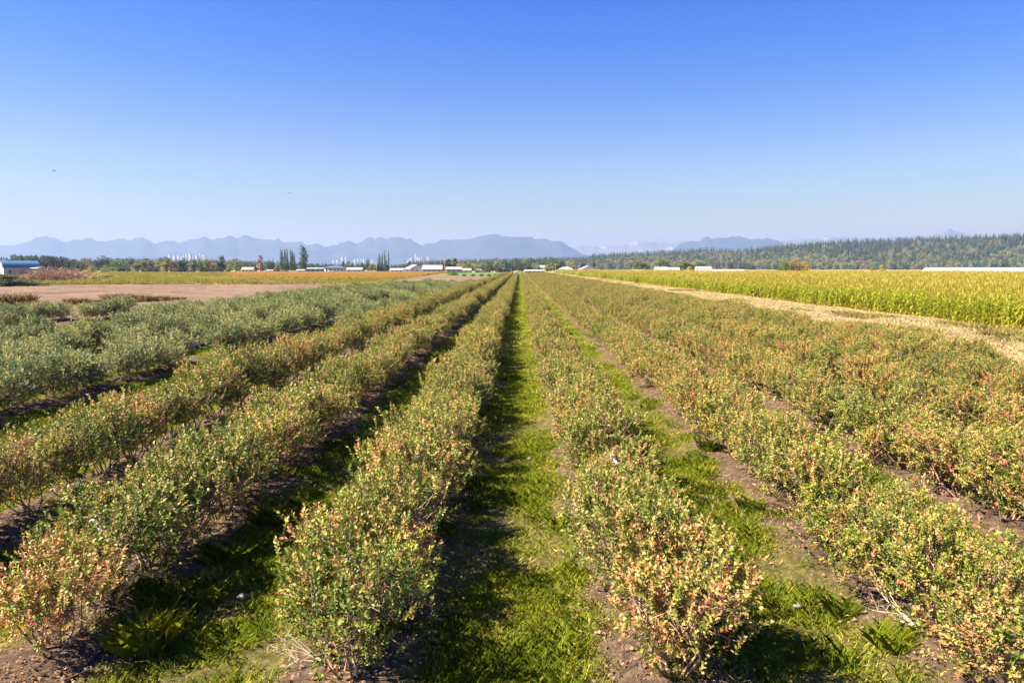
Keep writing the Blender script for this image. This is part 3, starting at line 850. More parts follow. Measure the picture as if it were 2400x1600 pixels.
TREES = {}
def tree_mesh(kind, mat, seed):
    """unit-size trees: 10 m high, about 10 m wide (round) / 5 m (conifer) / 2.4 m (poplar)"""
    key = (kind, mat.name, seed)
    if key in TREES: return TREES[key]
    g = np.random.default_rng(seed + 900)
    if kind == 'round':
        lob = [(math.cos(a) * r, math.sin(a) * r, z, s_, s_ * .85) for a, r, z, s_ in
               [(g.uniform(0, 6.28), g.uniform(1.2, 3.2), g.uniform(1.8, 7.6), g.uniform(1.3, 2.2)) for _ in range(18)]] + [(0, 0, 8.2, 1.7, 1.7), (0, 0, 5, 2.6, 2.4)]
        c = cloud(seed, lob, 1500, .62); w = trunk_mb(seed, 8.5, .28, 9, 3.0)
    elif kind == 'dome':
        lob = [(math.cos(a) * r, math.sin(a) * r, z, s_, s_ * .8) for a, r, z, s_ in
               [(g.uniform(0, 6.28), g.uniform(0, 3.6), g.uniform(1.2, 3), g.uniform(1.5, 2.1)) for _ in range(14)] +
               [(g.uniform(0, 6.28), g.uniform(0, 2.4), g.uniform(5.5, 8), g.uniform(1.5, 2.0)) for _ in range(10)] +
               [(g.uniform(0, 6.28), g.uniform(2, 3.4), g.uniform(3, 5.5), g.uniform(1.5, 2.0)) for _ in range(10)]]
        c = cloud(seed, lob, 2600, .5); w = trunk_mb(seed, 7.5, .35, 9, 2.8, .15)
    elif kind == 'tall':
        lob = [(math.cos(a) * r, math.sin(a) * r, z, s_, s_ * 1.1) for a, r, z, s_ in
               [(g.uniform(0, 6.28), g.uniform(.4, 1.9) * (1.15 - z / 12), z, g.uniform(.8, 1.35) * (1.2 - z / 14)) for z in g.uniform(.9, 9.0, 20)]] + [(0, 0, 9.1, .8, .9)]
        c = cloud(seed, lob, 1400, .5); w = trunk_mb(seed, 9, .24, 9, 1.8, .2)
    elif kind == 'poplar':
        lob = [(g.normal(0, .18), g.normal(0, .18), z, .30 + .75 * math.sin(math.pi * min(1, (z + .5) / 11)) ** .8, 1.0) for z in np.linspace(1.0, 9.3, 15)]
        c = cloud(seed, lob, 1100, .42, .5); w = trunk_mb(seed, 9.6, .2, 6, .7, .15, .008)
    elif kind == 'conifer':
        mb = MB()
        zz, aa = [], []
        for lv in np.linspace(1.0, 9.8, 22):
            nb = int(5 + 7 * (1 - lv / 10))
            zz += [lv + g.normal(0, .12) for _ in range(nb)]; aa += list(g.uniform(0, 6.28, nb))
        zz = np.array(zz); aa = np.array(aa)
        R = 2.5 * (1 - zz / 10.1) ** .85 * g.uniform(.55, 1.1, len(zz)) + .12
        for part in (0, .45):
            c0 = np.stack([np.cos(aa) * R * part, np.sin(aa) * R * part, zz - R * part * .3], 1)
            d = unit(np.stack([np.cos(aa), np.sin(aa), -.35 + g.normal(0, .12, len(zz))], 1))
            n = unit(np.stack([0 * aa, 0 * aa, 1 + 0 * aa], 1) + g.normal(size=(len(zz), 3)) * .35)
            leaf_quads(mb, c0, d, n, R * (.65 if part else .7), np.maximum(.35, R * .55), np.clip(g.normal(.5, .22, len(zz)), 0, 1))
        up = g.uniform(0, 6.28, 12)
        leaf_quads(mb, np.stack([0 * up, 0 * up, 8.6 + .1 * np.arange(12)], 1), unit(np.stack([np.cos(up) * .4, np.sin(up) * .4, 1 + 0 * up], 1)), unit(g.normal(size=(12, 3))), np.full(12, .7), np.full(12, .22), .5)
        c = mb; w = trunk_mb(seed, 9.6, .22, 0, 1)
    elif kind == 'twiggy':
        mb = MB()
        n = 7500
        a = g.uniform(0, 6.28, n); e = g.uniform(.05, 1.45, n); ln = g.uniform(.55, 1, n)
        o_ = np.stack([g.normal(0, 1.9, n), g.normal(0, 1.1, n), 0 * a], 1)
        d = unit(np.stack([np.cos(a) * np.cos(e), np.sin(a) * np.cos(e), np.sin(e)], 1) + np.stack([o_[:, 0] * .12, o_[:, 1] * .12, 0 * a], 1))
        mid = o_ + d * (ln * 3.2)[:, None]; Lz = 7.2 * ln * (1 - .09 * np.abs(o_[:, 0]))
        seg = g.uniform(.3, 1, n)
        c0 = o_ + d * (Lz * seg)[:, None]
        leaf_quads(mb, c0, unit(d + g.normal(size=(n, 3)) * .35), unit(g.normal(size=(n, 3))), Lz * .22, .10 + 0 * Lz, np.clip(g.normal(.5, .2, n) + .25 * (seg - .6), 0, 1))
        c = mb; w = MB()
        for q in range(40):
            i = g.integers(0, n); w.tube([o_[i] * .6, o_[i] + d[i] * Lz[i] * .5, o_[i] + d[i] * Lz[i] * .95], [.07, .05, .02], 4)
    TREES[key] = (c, w, c.mesh('crown', mat), w.mesh('trunk', BARK))
    return TREES[key]
WIDTH = dict(round=8.4, dome=9.6, tall=4.0, poplar=2.3, conifer=4.6, twiggy=11.5)
TOPZ = dict(round=9.9, dome=9.6, tall=10.0, poplar=10.0, conifer=10.0, twiggy=7.2)

def tree(kind, mat, seed, px, topy, wpx, Y, label, name=None, cat='tree', group=None, zbase=0.0):
    c, w, cm, wm = tree_mesh(kind, mat, seed)
    p_ = at(px, topy, Y)
    sz = (p_.z - zbase) / TOPZ[kind]
    sx_ = wpx / 1600 * Y / WIDTH[kind]
    nm = name or {'conifer': 'conifer_tree', 'poplar': 'poplar_tree'}.get(kind, 'broadleaf_tree')
    o = empty(nm, (p_.x, Y, zbase), rnd.uniform(-.3, .3), (sx_, sx_, sz))
    tag(o, label, cat, group)
    obj('crown', cm, o); obj('trunk', wm, o)
    return o

G1 = 'trees along the far edge of the fields'
T = tree
T('dome', GREENLEAF, 1, 276, 606.5, 71, 600, 'broad dome shaped green tree at the far edge of the meadow', group=G1)
T('round', DARKLEAF, 2, 238, 598, 56, 680, 'dark round tree between the evergreen wood and the dome tree', group=G1)
T('round', TANLEAF, 3, 206, 611, 26, 650, 'small russet tree at the end of the evergreen wood', group=G1)
T('dome', YELLOWLEAF, 4, 216, 623, 26, 560, 'low yellow-green bush in front of the dark round tree', 'shrub', 'shrub')
T('dome', TANLEAF, 5, 246, 628, 30, 560, 'low tan bush at the foot of the dome tree', 'shrub', 'shrub')
T('round', DARKLEAF, 6, 302, 601, 36, 820, 'dark tree peeping over the dome shaped tree', group=G1)
T('round', DARKLEAF, 7, 342, 604, 48, 860, 'dark blue-green tree behind the small yellow trees', group=G1)
T('round', DARKLEAF, 8, 385, 600, 34, 860, 'dark tree just before the high-rise cluster', group=G1)
for k, (px, ty, w_, m_, lab) in enumerate([
    (322, 613, 20, YELLOWLEAF, 'small yellow tree beside the dome shaped tree'), (337, 614, 17, YELLOWLEAF, 'small yellow tree, second from the dome shaped tree'),
    (352, 612, 20, PALELEAF, 'pale grey-green tree, third from the dome shaped tree'), (369, 612, 20, YELLOWLEAF, 'yellow tree, fourth from the dome shaped tree'),
    (390, 609, 20, YELLOWLEAF, 'bright yellow-green slim tree under the high-rise cluster'), (405, 612, 20, TANLEAF, 'tan slim tree under the high-rise cluster'),
    (424, 612, 26, DARKLEAF, 'dark bushy tree under the middle of the high-rise cluster'), (441, 612, 22, DARKLEAF, 'dark bushy tree beside the yellow poplars under the high-rises'),
    (455, 610, 20, PALELEAF, 'pale green tree below the tallest high-rise'), (470, 611, 20, YELLOWLEAF, 'yellow tree below the last high-rises of the cluster'),
    (484, 609, 20, YELLOWLEAF, 'golden yellow tree beside a russet tree'), (499, 608, 22, TANLEAF, 'russet tree beside the tall dark tree')]):
    T('tall', m_, 20 + k % 4, px, ty - 2, w_ * 1.55, 590 + 13 * (k % 4), lab, group=G1)
T('tall', DARKLEAF, 31, 519, 598.5, 28, 600, 'tall dark tree after the yellow trees', group=G1)
T('round', GREENLEAF, 32, 553, 603, 36, 640, 'rounded green tree behind the small yellow-green tree', group=G1)
T('tall', YELLOWLEAF, 33, 536, 619, 16, 560, 'small yellow-green tree before the rounded green tree', group=G1)
T('tall', PALELEAF, 34, 572, 610, 14, 640, 'slim pale tree before the cream house', group=G1)
for k, (px, ty, w_) in enumerate([(580, 613, 9), (588, 610, 9), (596, 611, 9)]):
    T('conifer', CONIFER, 40 + k, px, ty, w_ * 1.3, 720, '%s small conifer behind the cream house' % ('first', 'second', 'third')[k] , group=G1)
T('tall', TANLEAF, 35, 609, 595.5, 20, 610, 'tall brownish tree just past the cream house', group=G1)
T('round', DARKLEAF, 36, 630, 608, 24, 650, 'dark tree between brownish tree and poplars', group=G1)
T('conifer', CONIFER, 40, 640, 606, 12, 660, 'dark conifer before the row of poplars', group=G1)
T('conifer', CONIFER, 41, 650, 610, 14, 660, 'second dark conifer before the row of poplars', group=G1)
T('tall', YELLOWLEAF, 20, 648, 622, 13, 560, 'light green small tree under the first poplar', group=G1)
G2 = 'slender poplars beside the big poplar'
for k, (px, ty, w_) in enumerate([(659, 583.5, 9.5), (667, 583, 6.5), (672.5, 582, 6), (680.8, 582.5, 6), (685, 587, 5.5), (689.5, 592, 5.5)]):
    T('poplar', DARKLEAF, 50 + k % 3, px, ty, w_ * 1.1, 600, ('widest slender poplar at the start of the row', 'second slender poplar of the row', 'third slender poplar of the row, tallest', 'fourth slender poplar after the gap', 'fifth slender poplar after the gap', 'shortest slender poplar beside the big poplar')[k], group=G2)
T('poplar', DARKLEAF, 60, 710, 576.5, 23, 600, 'big broad columnar poplar, tallest tree of the treeline', group=G1)
T('round', DARKLEAF, 37, 668, 618, 28, 640, 'dark undergrowth tree at the foot of slender poplars', group=G1)
T('dome', TANLEAF, 5, 669, 631, 20, 520, 'tan shrub at the field edge under the poplars', 'shrub', 'shrub')
T('tall', YELLOWLEAF, 21, 704, 624, 8, 560, 'tiny yellow tree at the foot of the big poplar', group=G1)
for k, (px, ty, w_, lab) in enumerate([(731, 617, 12, 'first dark tree past the big poplar'), (745, 616, 14, 'second dark tree past the big poplar'), (756, 611.5, 9, 'pointed conifer, first of a pair behind the navy house'), (763.5, 612, 10, 'pointed conifer, second of a pair behind the navy house'), (776, 618, 16, 'low dark tree behind the navy house')]):
    T('conifer' if k in (2, 3) else 'round', CONIFER if k in (2, 3) else DARKLEAF, 40 + k if k in (2, 3) else 36, px, ty, w_ * 1.2, 700, lab, group=G1)
for k, (px, ty, w_, kd, m_, lab) in enumerate([
    (804, 612, 14, 'tall', DARKLEAF, 'dark tree right behind the navy house end'), (816, 611, 12, 'tall', PALELEAF, 'pale tree behind the white shed'), (826, 614, 14, 'round', DARKLEAF, 'dark tree behind the white shed'),
    (838, 613, 11, 'conifer', CONIFER, 'conifer behind the end of the white shed'), (848, 615, 14, 'tall', DARKLEAF, 'short dark tree past the white shed'), (862, 606, 9, 'poplar', DARKLEAF, 'slim columnar tree before the thin spires'),
    (872, 617, 22, 'round', TANLEAF, 'round brownish tree before the thin spires'), (886, 604, 12, 'conifer', CONIFER, 'dark conifer, first of the spire group'), (892, 601, 11, 'conifer', CONIFER, 'dark conifer, second of the spire group'), (904, 598, 13, 'conifer', CONIFER, 'tallest conifer of the spire group'),
    (925, 619, 14, 'round', DARKLEAF, 'round dark tree past the spire group'), (938, 618, 16, 'round', GREENLEAF, 'round green tree before the gable barn'), (950, 614, 12, 'conifer', CONIFER, 'conifer beside the gable barn'), (958, 612, 14, 'tall', DARKLEAF, 'dark tall tree behind the gable barn')]):
    T(kd, m_, 40 + k % 3 if kd == 'conifer' else (50 + k % 3 if kd == 'poplar' else 31 + k % 2), px, ty, w_ * 1.15, 690, lab, group=G1)
G3 = 'thin spire poplars beside the masts'
for k, (px, ty) in enumerate([(888.6, 592), (895.5, 592), (901, 584), (910.5, 586)]):
    T('poplar', DARKLEAF, 50 + k % 3, px, ty, 4.2, 695, '%s thin spire poplar in the group of four' % ('first', 'second', 'third and tallest', 'fourth')[k], group=G3)
for k, (px, ty, w_, kd, m_, lab) in enumerate([
    (1036, 612, 16, 'conifer', CONIFER, 'conifer past the long white barn'), (1050, 609, 14, 'tall', DARKLEAF, 'dark tall tree above the brown roofed shed'), (1065, 606, 20, 'tall', GREENLEAF, 'big green tree above the brown roofed shed'),
    (1084, 618, 20, 'round', YELLOWLEAF, 'first yellowish round tree in the row above the green field'), (1100, 617, 22, 'round', GREENLEAF, 'round green tree in the row above the green field'), (1116, 618, 20, 'round', YELLOWLEAF, 'second yellowish round tree in the row above the green field'),
    (1132, 617, 22, 'round', PALELEAF, 'pale round tree in the row above the green field'), (1148, 616, 22, 'round', DARKLEAF, 'dark round tree in the row above the green field'),
    (1166, 612, 22, 'round', PALELEAF, 'pale round tree above the end of the aisle'), (1186, 608, 12, 'conifer', CONIFER, 'dark conifer above the end of the aisle'), (1196, 614, 18, 'round', DARKLEAF, 'dark round tree behind the central strip end'),
    (1216, 614, 20, 'round', DARKLEAF, 'broad dark tree at the vanishing point of the rows'), (1240, 620, 22, 'round', DARKLEAF, 'low dark tree just past the vanishing point'), (1258, 617, 18, 'round', PALELEAF, 'pale tree behind the cream cottage'),
    (1282, 623, 16, 'round', YELLOWLEAF, 'yellow-green bush tree beside the cream cottage'), (1300, 613, 16, 'tall', GREENLEAF, 'green tree behind the grey roofed house'), (1318, 610, 20, 'round', DARKLEAF, 'dark tree behind the grey roofed house'),
    (1340, 611, 20, 'round', PALELEAF, 'pale tree past the grey roofed house'), (1365, 612, 18, 'conifer', CONIFER, 'conifer behind the wide gable house'), (1392, 611, 12, 'conifer', CONIFER, 'dark conifer past the wide gable house')]):
    T(kd, m_, 40 + k % 3 if kd == 'conifer' else 31 + k % 2, px, ty - 3, w_ * 1.5, 610 + 12 * (k % 3), lab, group=G1)
T('dome', GREENLEAF, 1, 1062, 634.5, 32, 372, 'rounded green bush at the corner of the orange crop', 'shrub', 'shrub')
for k, (px, ty, w_, m_, lab) in enumerate([(1838, 608, 34, GREENLEAF, 'green tree, first of the clump beyond the corn'), (1866, 603.5, 44, TANLEAF, 'russet topped tree in the middle of the clump beyond corn'), (1888, 610, 28, YELLOWLEAF, 'yellow-green tree, last of the clump beyond the corn')]):
    T('round', m_, 61 + k, px, ty, w_ * 1.1, 420 + 6 * k, lab, group='clump of trees beyond the corn')
T('dome', YELLOWLEAF, 4, 1617, 623, 18, 480, 'yellow-green bush beside the white farmhouse', 'shrub', 'shrub')
T('dome', GREENLEAF, 1, 2048, 620, 18, 430, 'small green bush at the far corn edge', 'shrub', 'shrub')
T('dome', YELLOWLEAF, 4, 2068, 617.5, 18, 430, 'small yellow bush at the far corn edge', 'shrub', 'shrub')
for k, (px, ty, w_, lab) in enumerate([(1553, 602, 34, 'large pale tree behind the white farmhouse'), (1600, 606, 44, 'large pale tree behind the yellow-green bush'), (1640, 608, 40, 'large pale tree above the low greenhouse'), (1500, 604, 36, 'large pale tree behind the white shed')]):
    T('round', PALELEAF, 71 + k % 2, px, ty, w_ * 1.2, 760, lab, group='large pale trees below the forest hill')

# shrubs on the barn side
T('twiggy', ROSYTWIG, 81, 131, 622, 136, 192, 'large reddish twiggy shrub beside the blue roofed barn', 'twiggy_shrub', 'shrub')
T('dome', DARKLEAF, 82, 20, 640, 130, 150, 'dark green bramble thicket in front of the blue roofed barn', 'bramble_thicket', 'thicket')
T('dome', DARKLEAF, 83, -80, 638, 130, 152, 'dark green bramble thicket at the photo edge', 'bramble_thicket', 'thicket')
T('dome', DARKLEAF, 84, 70, 659, 130, 158, 'low dark weeds along the edge of the bare field', 'weed_bank', 'weeds')
T('dome', YELLOWLEAF, 85, 250, 641, 92, 232, 'low yellow-green bank of bushes behind the twiggy shrub', 'bush_bank', 'bushes')
T('dome', DARKLEAF, 86, 215, 650, 80, 192, 'low dark bushes at the foot of the twiggy shrub', 'bush_bank', 'bushes')
bw = [blades(1100, 1.0, .35, 1.15, .014, .5, (.5, .25), 91, .2).mesh('dry_weed', BROWNWEED), blades(900, 1.0, .2, .8, .014, .6, (.4, .25), 92, .25).mesh('dry_weed', BROWNWEED)]
for k, (px, py, wm_, hm_, lab) in enumerate([
    (35, 717, 1.5, 1.3, 'tall golden dry weeds on the bare soil near photo edge'), (75, 719, 1.2, .9, 'low brown dry weeds beside the tall golden ones'), (180, 714, .9, .7, 'first brown weed patch along the bush edge'), (225, 711, 1.0, .6, 'second brown weed patch along the bush edge'),
    (272, 709, 1.2, 1.0, 'third and reddest brown weed patch along the bush edge'), (318, 707, 1.5, 1.15, 'fourth brown weed patch, the tallest along the bush edge'), (365, 706, 1.2, .6, 'fifth brown weed patch along the bush edge'), (410, 703, 1.0, .5, 'last low brown weed patch along the bush edge')]):
    d = ray(px, py); Yg = H / -d.z
    o = obj('dry_weed', bw[k % 2], None, (d.x * Yg, Yg, .05)); o.scale = (wm_ * 1.3, wm_, hm_); o.rotation_euler = (0, 0, rnd.uniform(0, 6))
    tag(o, lab, 'weeds', 'dry weeds on the bare soil edge')
# low hedge at the far end of the bare headland
c_, w_, cm_, wm_ = tree_mesh('dome', DARKLEAF, 82)
for k, (px, wpx) in enumerate([(1088, 20), (1108, 18), (1128, 18), (1146, 16), (1162, 14)]):
    o = empty('hedge_bush', (gx(px, 330), 330, 0), k, (.34, .34, .13))
    tag(o, '%s low dark hedge bush before the green field' % ORD[k + 1], 'hedge', 'low hedge at the end of the bare headland')
    obj('crown', cm_, o); obj('trunk', wm_, o)

# ------------------------------------------------------------------ forest on the hill and evergreen wood
fv = []
for k, (kd, m_) in enumerate([('conifer', CONIFER), ('conifer', CONIFER), ('conifer', CONIFER), ('round', DARKLEAF), ('round', PALELEAF), ('tall', TANLEAF), ('tall', YELLOWLEAF)]):
    c, w, a, b = tree_mesh(kd, m_, 40 + k % 3 if kd == 'conifer' else 31 + k % 2)
    j = MB(); j.v = list(c.v); j.f = list(c.f); j.t = list(c.t); j.n = c.n
    slot = (0, 0, 0, 1, 2, 3, 4)[k]
    j.m = [m0 * 0 + slot for m0 in c.m]
    off = j.n
    j.v += w.v; j.f += [F + off for F in w.f]; j.t += w.t; j.m += [m0 * 0 + 5 for m0 in w.m]; j.n += w.n
    fv.append(j)
FM = [CONIFER, DARKLEAF, PALELEAF, TANLEAF, YELLOWLEAF, BARK]
# treetop line of the hill (photo pixels) -> crest height at Y = 2500
crest_px = [900, 1140, 1250, 1350, 1400, 1500, 1570, 1640, 1730, 1760, 1830, 1900, 2000, 2100, 2200, 2300, 2400, 2600, 3000, 3600]
crest_py = [612, 608, 604, 600, 597, 592, 590, 584, 586, 582, 575, 569, 565, 561, 558, 553, 546, 538, 530, 530]
YC = 2500.0
def crest(xr):
    """ground height of the crest for a viewing direction x/y"""
    px = 1218 + xr * 1600
    py = np.interp(px, crest_px, crest_py)
    return np.maximum(0, H + (631 - py) / 1600 * YC - 24)
def hillz(X, Y):
    t_ = np.clip((Y - 1750) / (YC - 1750), 0, 1); s_ = t_ * t_ * (3 - 2 * t_) * .55 + t_ * .45
    back = np.clip(1 - np.maximum(0, Y - YC - 150) / 1500, 0, 1)
    return crest(X / np.maximum(Y, 1)) * s_ * back + (fbm(X * .004, Y * .004, 121) - .5) * 14 * t_ - .2
HILLG = ground_mat('hill_floor', [(.01, .35, .65, (.05, .065, .03), (.10, .10, .05))], .4, .1, 1)
sheet('forest_hill', np.linspace(-500, 4600, 110), np.linspace(1740, 4100, 60), hillz, HILLG, label='low forested hill on the corn side')
n = 7500
Y = NP.uniform(1720, 2620, n); xr = NP.uniform(-.16, 1.05, n)
X = xr * Y
Z = hillz(X, Y)
t_ = (Y - 1720) / 780
cl = fbm(X * .006, Y * .006, 131, 3)
pc = np.clip(t_ * 1.4 - .22 + (cl - .47) * 2.4, .06, .96)
pc = np.where(xr < .12, np.maximum(pc, .55), pc)
con = NP.random(n) < pc
k = np.where(con, NP.integers(0, 3, n), NP.choice([3, 4, 5, 6], n, p=[.34, .36, .18, .12]))
hh = np.where(con, NP.uniform(1.8, 3.0, n), NP.uniform(1.3, 2.2, n)) * np.where(xr < .1, .78, 1)
ww = np.where(con, hh * NP.uniform(.8, 1.3, n), hh * NP.uniform(.85, 1.25, n) * np.where(k >= 5, 1.4, 1))
ok = ~((xr < .02) & (NP.random(n) < .35))
scatter('hill_forest', fv, FM, np.column_stack([X, Y, Z])[ok], k[ok], NP.uniform(0, 6.28, n)[ok], np.stack([ww, ww, hh], 1)[ok], 'mixed forest of blue-green conifers and pale trees on the hill', 'forest')
# darker wood behind the barn
n = 420
px = NP.uniform(-420, 192, n); Y = NP.uniform(520, 640, n)
top = np.interp(px, [-420, 0, 20, 38, 60, 80, 110, 150, 190], [600, 601, 598, 596, 599, 598, 598, 602, 610]) + NP.uniform(0, 6, n)
X = (px - 1218) / 1600 * Y
hh = np.maximum(4, H + (629 - top) / 1600 * Y) / 10
k = NP.choice([0, 1, 2, 3], n, p=[.25, .25, .2, .3])
ww = np.where(k == 3, hh * .7, hh * 1.25)
scatter('evergreen_wood', fv[:4], FM, np.column_stack([X, Y, 0 * X]), k, NP.uniform(0, 6.28, n), np.stack([ww, ww, hh], 1), 'dark evergreen wood behind the blue roofed barn', 'wood')
# low background tree belt behind the village
n = 1500
px = NP.uniform(190, 1300, n); Y = NP.uniform(1050, 1700, n)
X = (px - 1218) / 1600 * Y
hpx = np.interp(px, [190, 480, 700, 760, 950, 1020, 1300], [22, 19, 13, 9, 10, 17, 24]) * NP.uniform(.5, 1.15, n)
hh = np.maximum(3, H + hpx / 1600 * Y) / 10
k = NP.choice([0, 1, 2, 3, 4], n, p=[.25, .2, .2, .25, .1])
ww = np.where(k >= 3, hh * 1.0, hh * 1.3)
scatter('tree_belt', fv[:5], FM, np.column_stack([X, Y, 0 * X]), k, NP.uniform(0, 6.28, n), np.stack([ww, ww, hh], 1), 'blue-green belt of far trees behind the farm buildings', 'tree belt')

# ------------------------------------------------------------------ mountains
def mountains(name, px, py, Y0, Y1, mat, seed, label, x0, x1, rough):
    xr = np.linspace((x0 - 1218) / 1600, (x1 - 1218) / 1600, 520)
    tt = np.concatenate([np.linspace(0, 1, 60), np.linspace(1.02, 1.5, 16)])
    XR, TT = np.meshgrid(xr, tt)
    Yv = Y0 + (Y1 - Y0) * TT
    ridge = H + (629 - np.interp(1218 + XR * 1600, px, py)) / 1600 * Y1
    ridge = ridge + (fbm(XR * 120, XR * 0, seed + 5, 6) - .5) * rough * np.clip(TT, 0, 1) ** 8
    X = XR * Yv
    up = np.clip(TT, 0, 1); down = np.clip((TT - 1) / .5, 0, 1)
    nz = 1 - np.abs(2 * fbm(X / 900, Yv / 1400, seed, 4) - 1)
    prof = up ** (1.25) * (1 - down)
    Z = np.maximum(ridge, 5) * (prof * (1 - .45 * (1 - up) * nz * 2 * up)) - 2 - 3 * (1 - up)
    Z = Z - (nz - .5) * .35 * np.maximum(ridge, 5) * up * (1 - up) * 2
    V = np.stack([X, Yv, Z], -1).reshape(-1, 3)
    nx = len(xr); i = np.arange(len(tt) - 1)[:, None] * nx + np.arange(nx - 1)[None, :]
    F = np.stack([i, i + 1, i + 1 + nx, i + nx], -1).reshape(-1, 4)
    tag(obj(name, MB().add(V, F).mesh(name, mat, smooth=True)), label, kind='structure')
MOUNT = ground_mat('forested_slopes', [(.002, .35, .65, (.015, .03, .04), (.04, .055, .06))], .5, .01, 20)
m, t, out = new_mat('snow_flecked_rock')
p = t.nodes.new('ShaderNodeBsdfPrincipled'); p.inputs['Roughness'].default_value = .9
tc = t.nodes.new('ShaderNodeTexCoord'); n_ = t.nodes.new('ShaderNodeTexNoise'); n_.inputs['Scale'].default_value = .004; n_.inputs['Detail'].default_value = 6
t.links.new(tc.outputs['Object'], n_.inputs['Vector'])
r = ramp(t, [(.0, (.06, .08, .07)), (.58, (.10, .11, .11)), (.70, (.30, .31, .34))]); t.links.new(n_.outputs['Fac'], r.inputs[0])
t.links.new(r.outputs[0], p.inputs['Base Color']); t.links.new(p.outputs[0], out.inputs['Surface'])
SNOWY = m
mp_ = [(-1500, 585), (-900, 560), (-400, 572), (-150, 584), (0, 577.5), (25, 576), (47, 571), (70, 563), (95, 557), (120, 556), (135, 558), (150, 567), (162, 567), (180, 562), (205, 561.5), (220, 561.5), (235, 565), (260, 564), (272, 560.5), (285, 558), (300, 563), (320, 559), (340, 560), (355, 566), (375, 569), (385, 565), (395, 562), (410, 566), (425, 572), (440, 569), (455, 563), (475, 559), (488, 556), (500, 561), (515, 559.5), (528, 558), (540, 553), (550, 552.5), (557, 557), (565, 560), (572, 557), (580, 556.5), (590, 558.5), (605, 559), (620, 563), (635, 563), (645, 565), (656, 563), (663, 566), (675, 570), (690, 565), (700, 566), (712, 569), (720, 573), (735, 576), (750, 573), (765, 576), (772, 579), (790, 577), (800, 571), (815, 569), (825, 569), (835, 573), (845, 571), (855, 564), (862, 560), (873, 562), (888, 559), (897, 558.5), (905, 562), (915, 560), (930, 556), (940, 554), (950, 558), (960, 563), (972, 568), (985, 573), (995, 572.5), (1008, 574), (1020, 568), (1035, 566.5), (1060, 566), (1085, 563), (1105, 561), (1120, 556), (1135, 551), (1150, 549.5), (1165, 551), (1180, 554), (1200, 560), (1215, 557), (1225, 556.5), (1240, 558.5), (1255, 562), (1272, 560), (1285, 565), (1297, 569), (1303, 566), (1315, 570), (1330, 580), (1345, 586), (1360, 591), (1385, 600), (1440, 600), (1560, 590), (1590, 575), (1630, 565), (1655, 558), (1670, 559), (1690, 555), (1715, 554), (1735, 557), (1760, 563), (1790, 561), (1810, 567), (1830, 574), (1860, 585), (1950, 600), (2600, 610), (3400, 600)]
mountains('mountains', [a for a, b in mp_], [b for a, b in mp_], 9500, 11500, MOUNT, 141, 'hazy blue mountain range along the horizon', -1400, 3300, 120)
dp_ = [(800, 600), (1250, 590), (1320, 586), (1345, 583), (1360, 577), (1385, 578), (1400, 580), (1440, 578), (1460, 573), (1480, 570), (1500, 567), (1520, 569), (1540, 569), (1560, 571), (1600, 569), (1700, 572), (1800, 570), (1860, 562), (1900, 561), (1940, 558), (1985, 557), (2010, 560), (2040, 558), (2050, 554), (2060, 558), (2110, 557), (2140, 553), (2160, 556), (2175, 550), (2190, 543), (2207, 539), (2220, 544), (2240, 549), (2260, 560), (2400, 570), (3400, 575)]
mountains('distant_mountains', [a for a, b in dp_], [b for a, b in dp_], 11700, 12800, SNOWY, 151, 'paler snow flecked peaks behind the corn side hill', 900, 3000, 45)

# ------------------------------------------------------------------ city towers
def tower_mesh(seed):
    g = random.Random(seed)
    w_, d_, h_ = 26, 24, 100
    body = MB(); body.box(-w_ / 2, w_ / 2, -d_ / 2, d_ / 2, 0, h_ * .9)
    body.box(-w_ * .38, w_ * .38, -d_ * .38, d_ * .38, h_ * .9, h_ * .96)
    for c0 in (-1, 1):
        body.box(c0 * w_ / 2 - 2, c0 * w_ / 2 + 2, -d_ / 2 - 1.5, -d_ / 2 + 4, 0, h_ * .87)
    roof = MB(); roof.box(-w_ * .2, w_ * .2, -d_ * .2, d_ * .2, h_ * .96, h_)
    win = MB()
    for q in range(22):
        z = 5 + q * (h_ * .82 / 22)
        win.box(-w_ / 2 + 3.5, w_ / 2 - 3.5, -d_ / 2 - .4, -d_ / 2 + .2, z, z + 1.9)
        win.box(-w_ / 2 - .4, -w_ / 2 + .2, -d_ / 2 + 5, d_ / 2 - 3, z, z + 1.9)
    return body.mesh('tower_body', TOWERC), roof.mesh('roof_block', TOWERC), win.mesh('window_bands', TOWERG)
TM = [tower_mesh(s_) for s_ in (1, 2)]
def towers(lst, gname, where, Y0):
    for k, (px, ty, w_) in enumerate(lst):
        Y = Y0 + rnd.uniform(-200, 200)
        p_ = at(px, ty, Y)
        o = empty('tower_block', (p_.x, Y, 0), rnd.uniform(-.5, .2), (w_ / 1600 * Y / 26, w_ / 1600 * Y / 26, p_.z / 100))
        tag(o, 'pale high-rise, %s of the distant cluster %s' % (ORD[k + 1], where), 'high-rise', gname)
        a, b, c = TM[k % 2]
        obj('tower_body', a, o); obj('roof_block', b, o); obj('window_bands', c, o)
towers([(397.5, 595, 4.5), (409, 599, 5), (418.5, 597, 4.5), (425, 600, 4), (431, 598, 4.5), (437.5, 595.5, 4.5), (445.8, 593, 5.5), (452, 600, 5), (461, 599, 6), (469, 593, 4.5), (473.5, 594.5, 5), (478.5, 595.5, 5), (483.5, 600, 4)], 'first distant high-rise cluster', 'above the yellow trees', 5200)
towers([(782, 609, 3.6), (790.5, 608.5, 3.6), (802.5, 601, 4), (811, 601.5, 4), (831.5, 607.5, 4), (839, 606.5, 4), (847, 605, 4), (853, 605.5, 4), (872.5, 607.5, 4.5)], 'second distant high-rise cluster', 'behind the navy house', 6000)
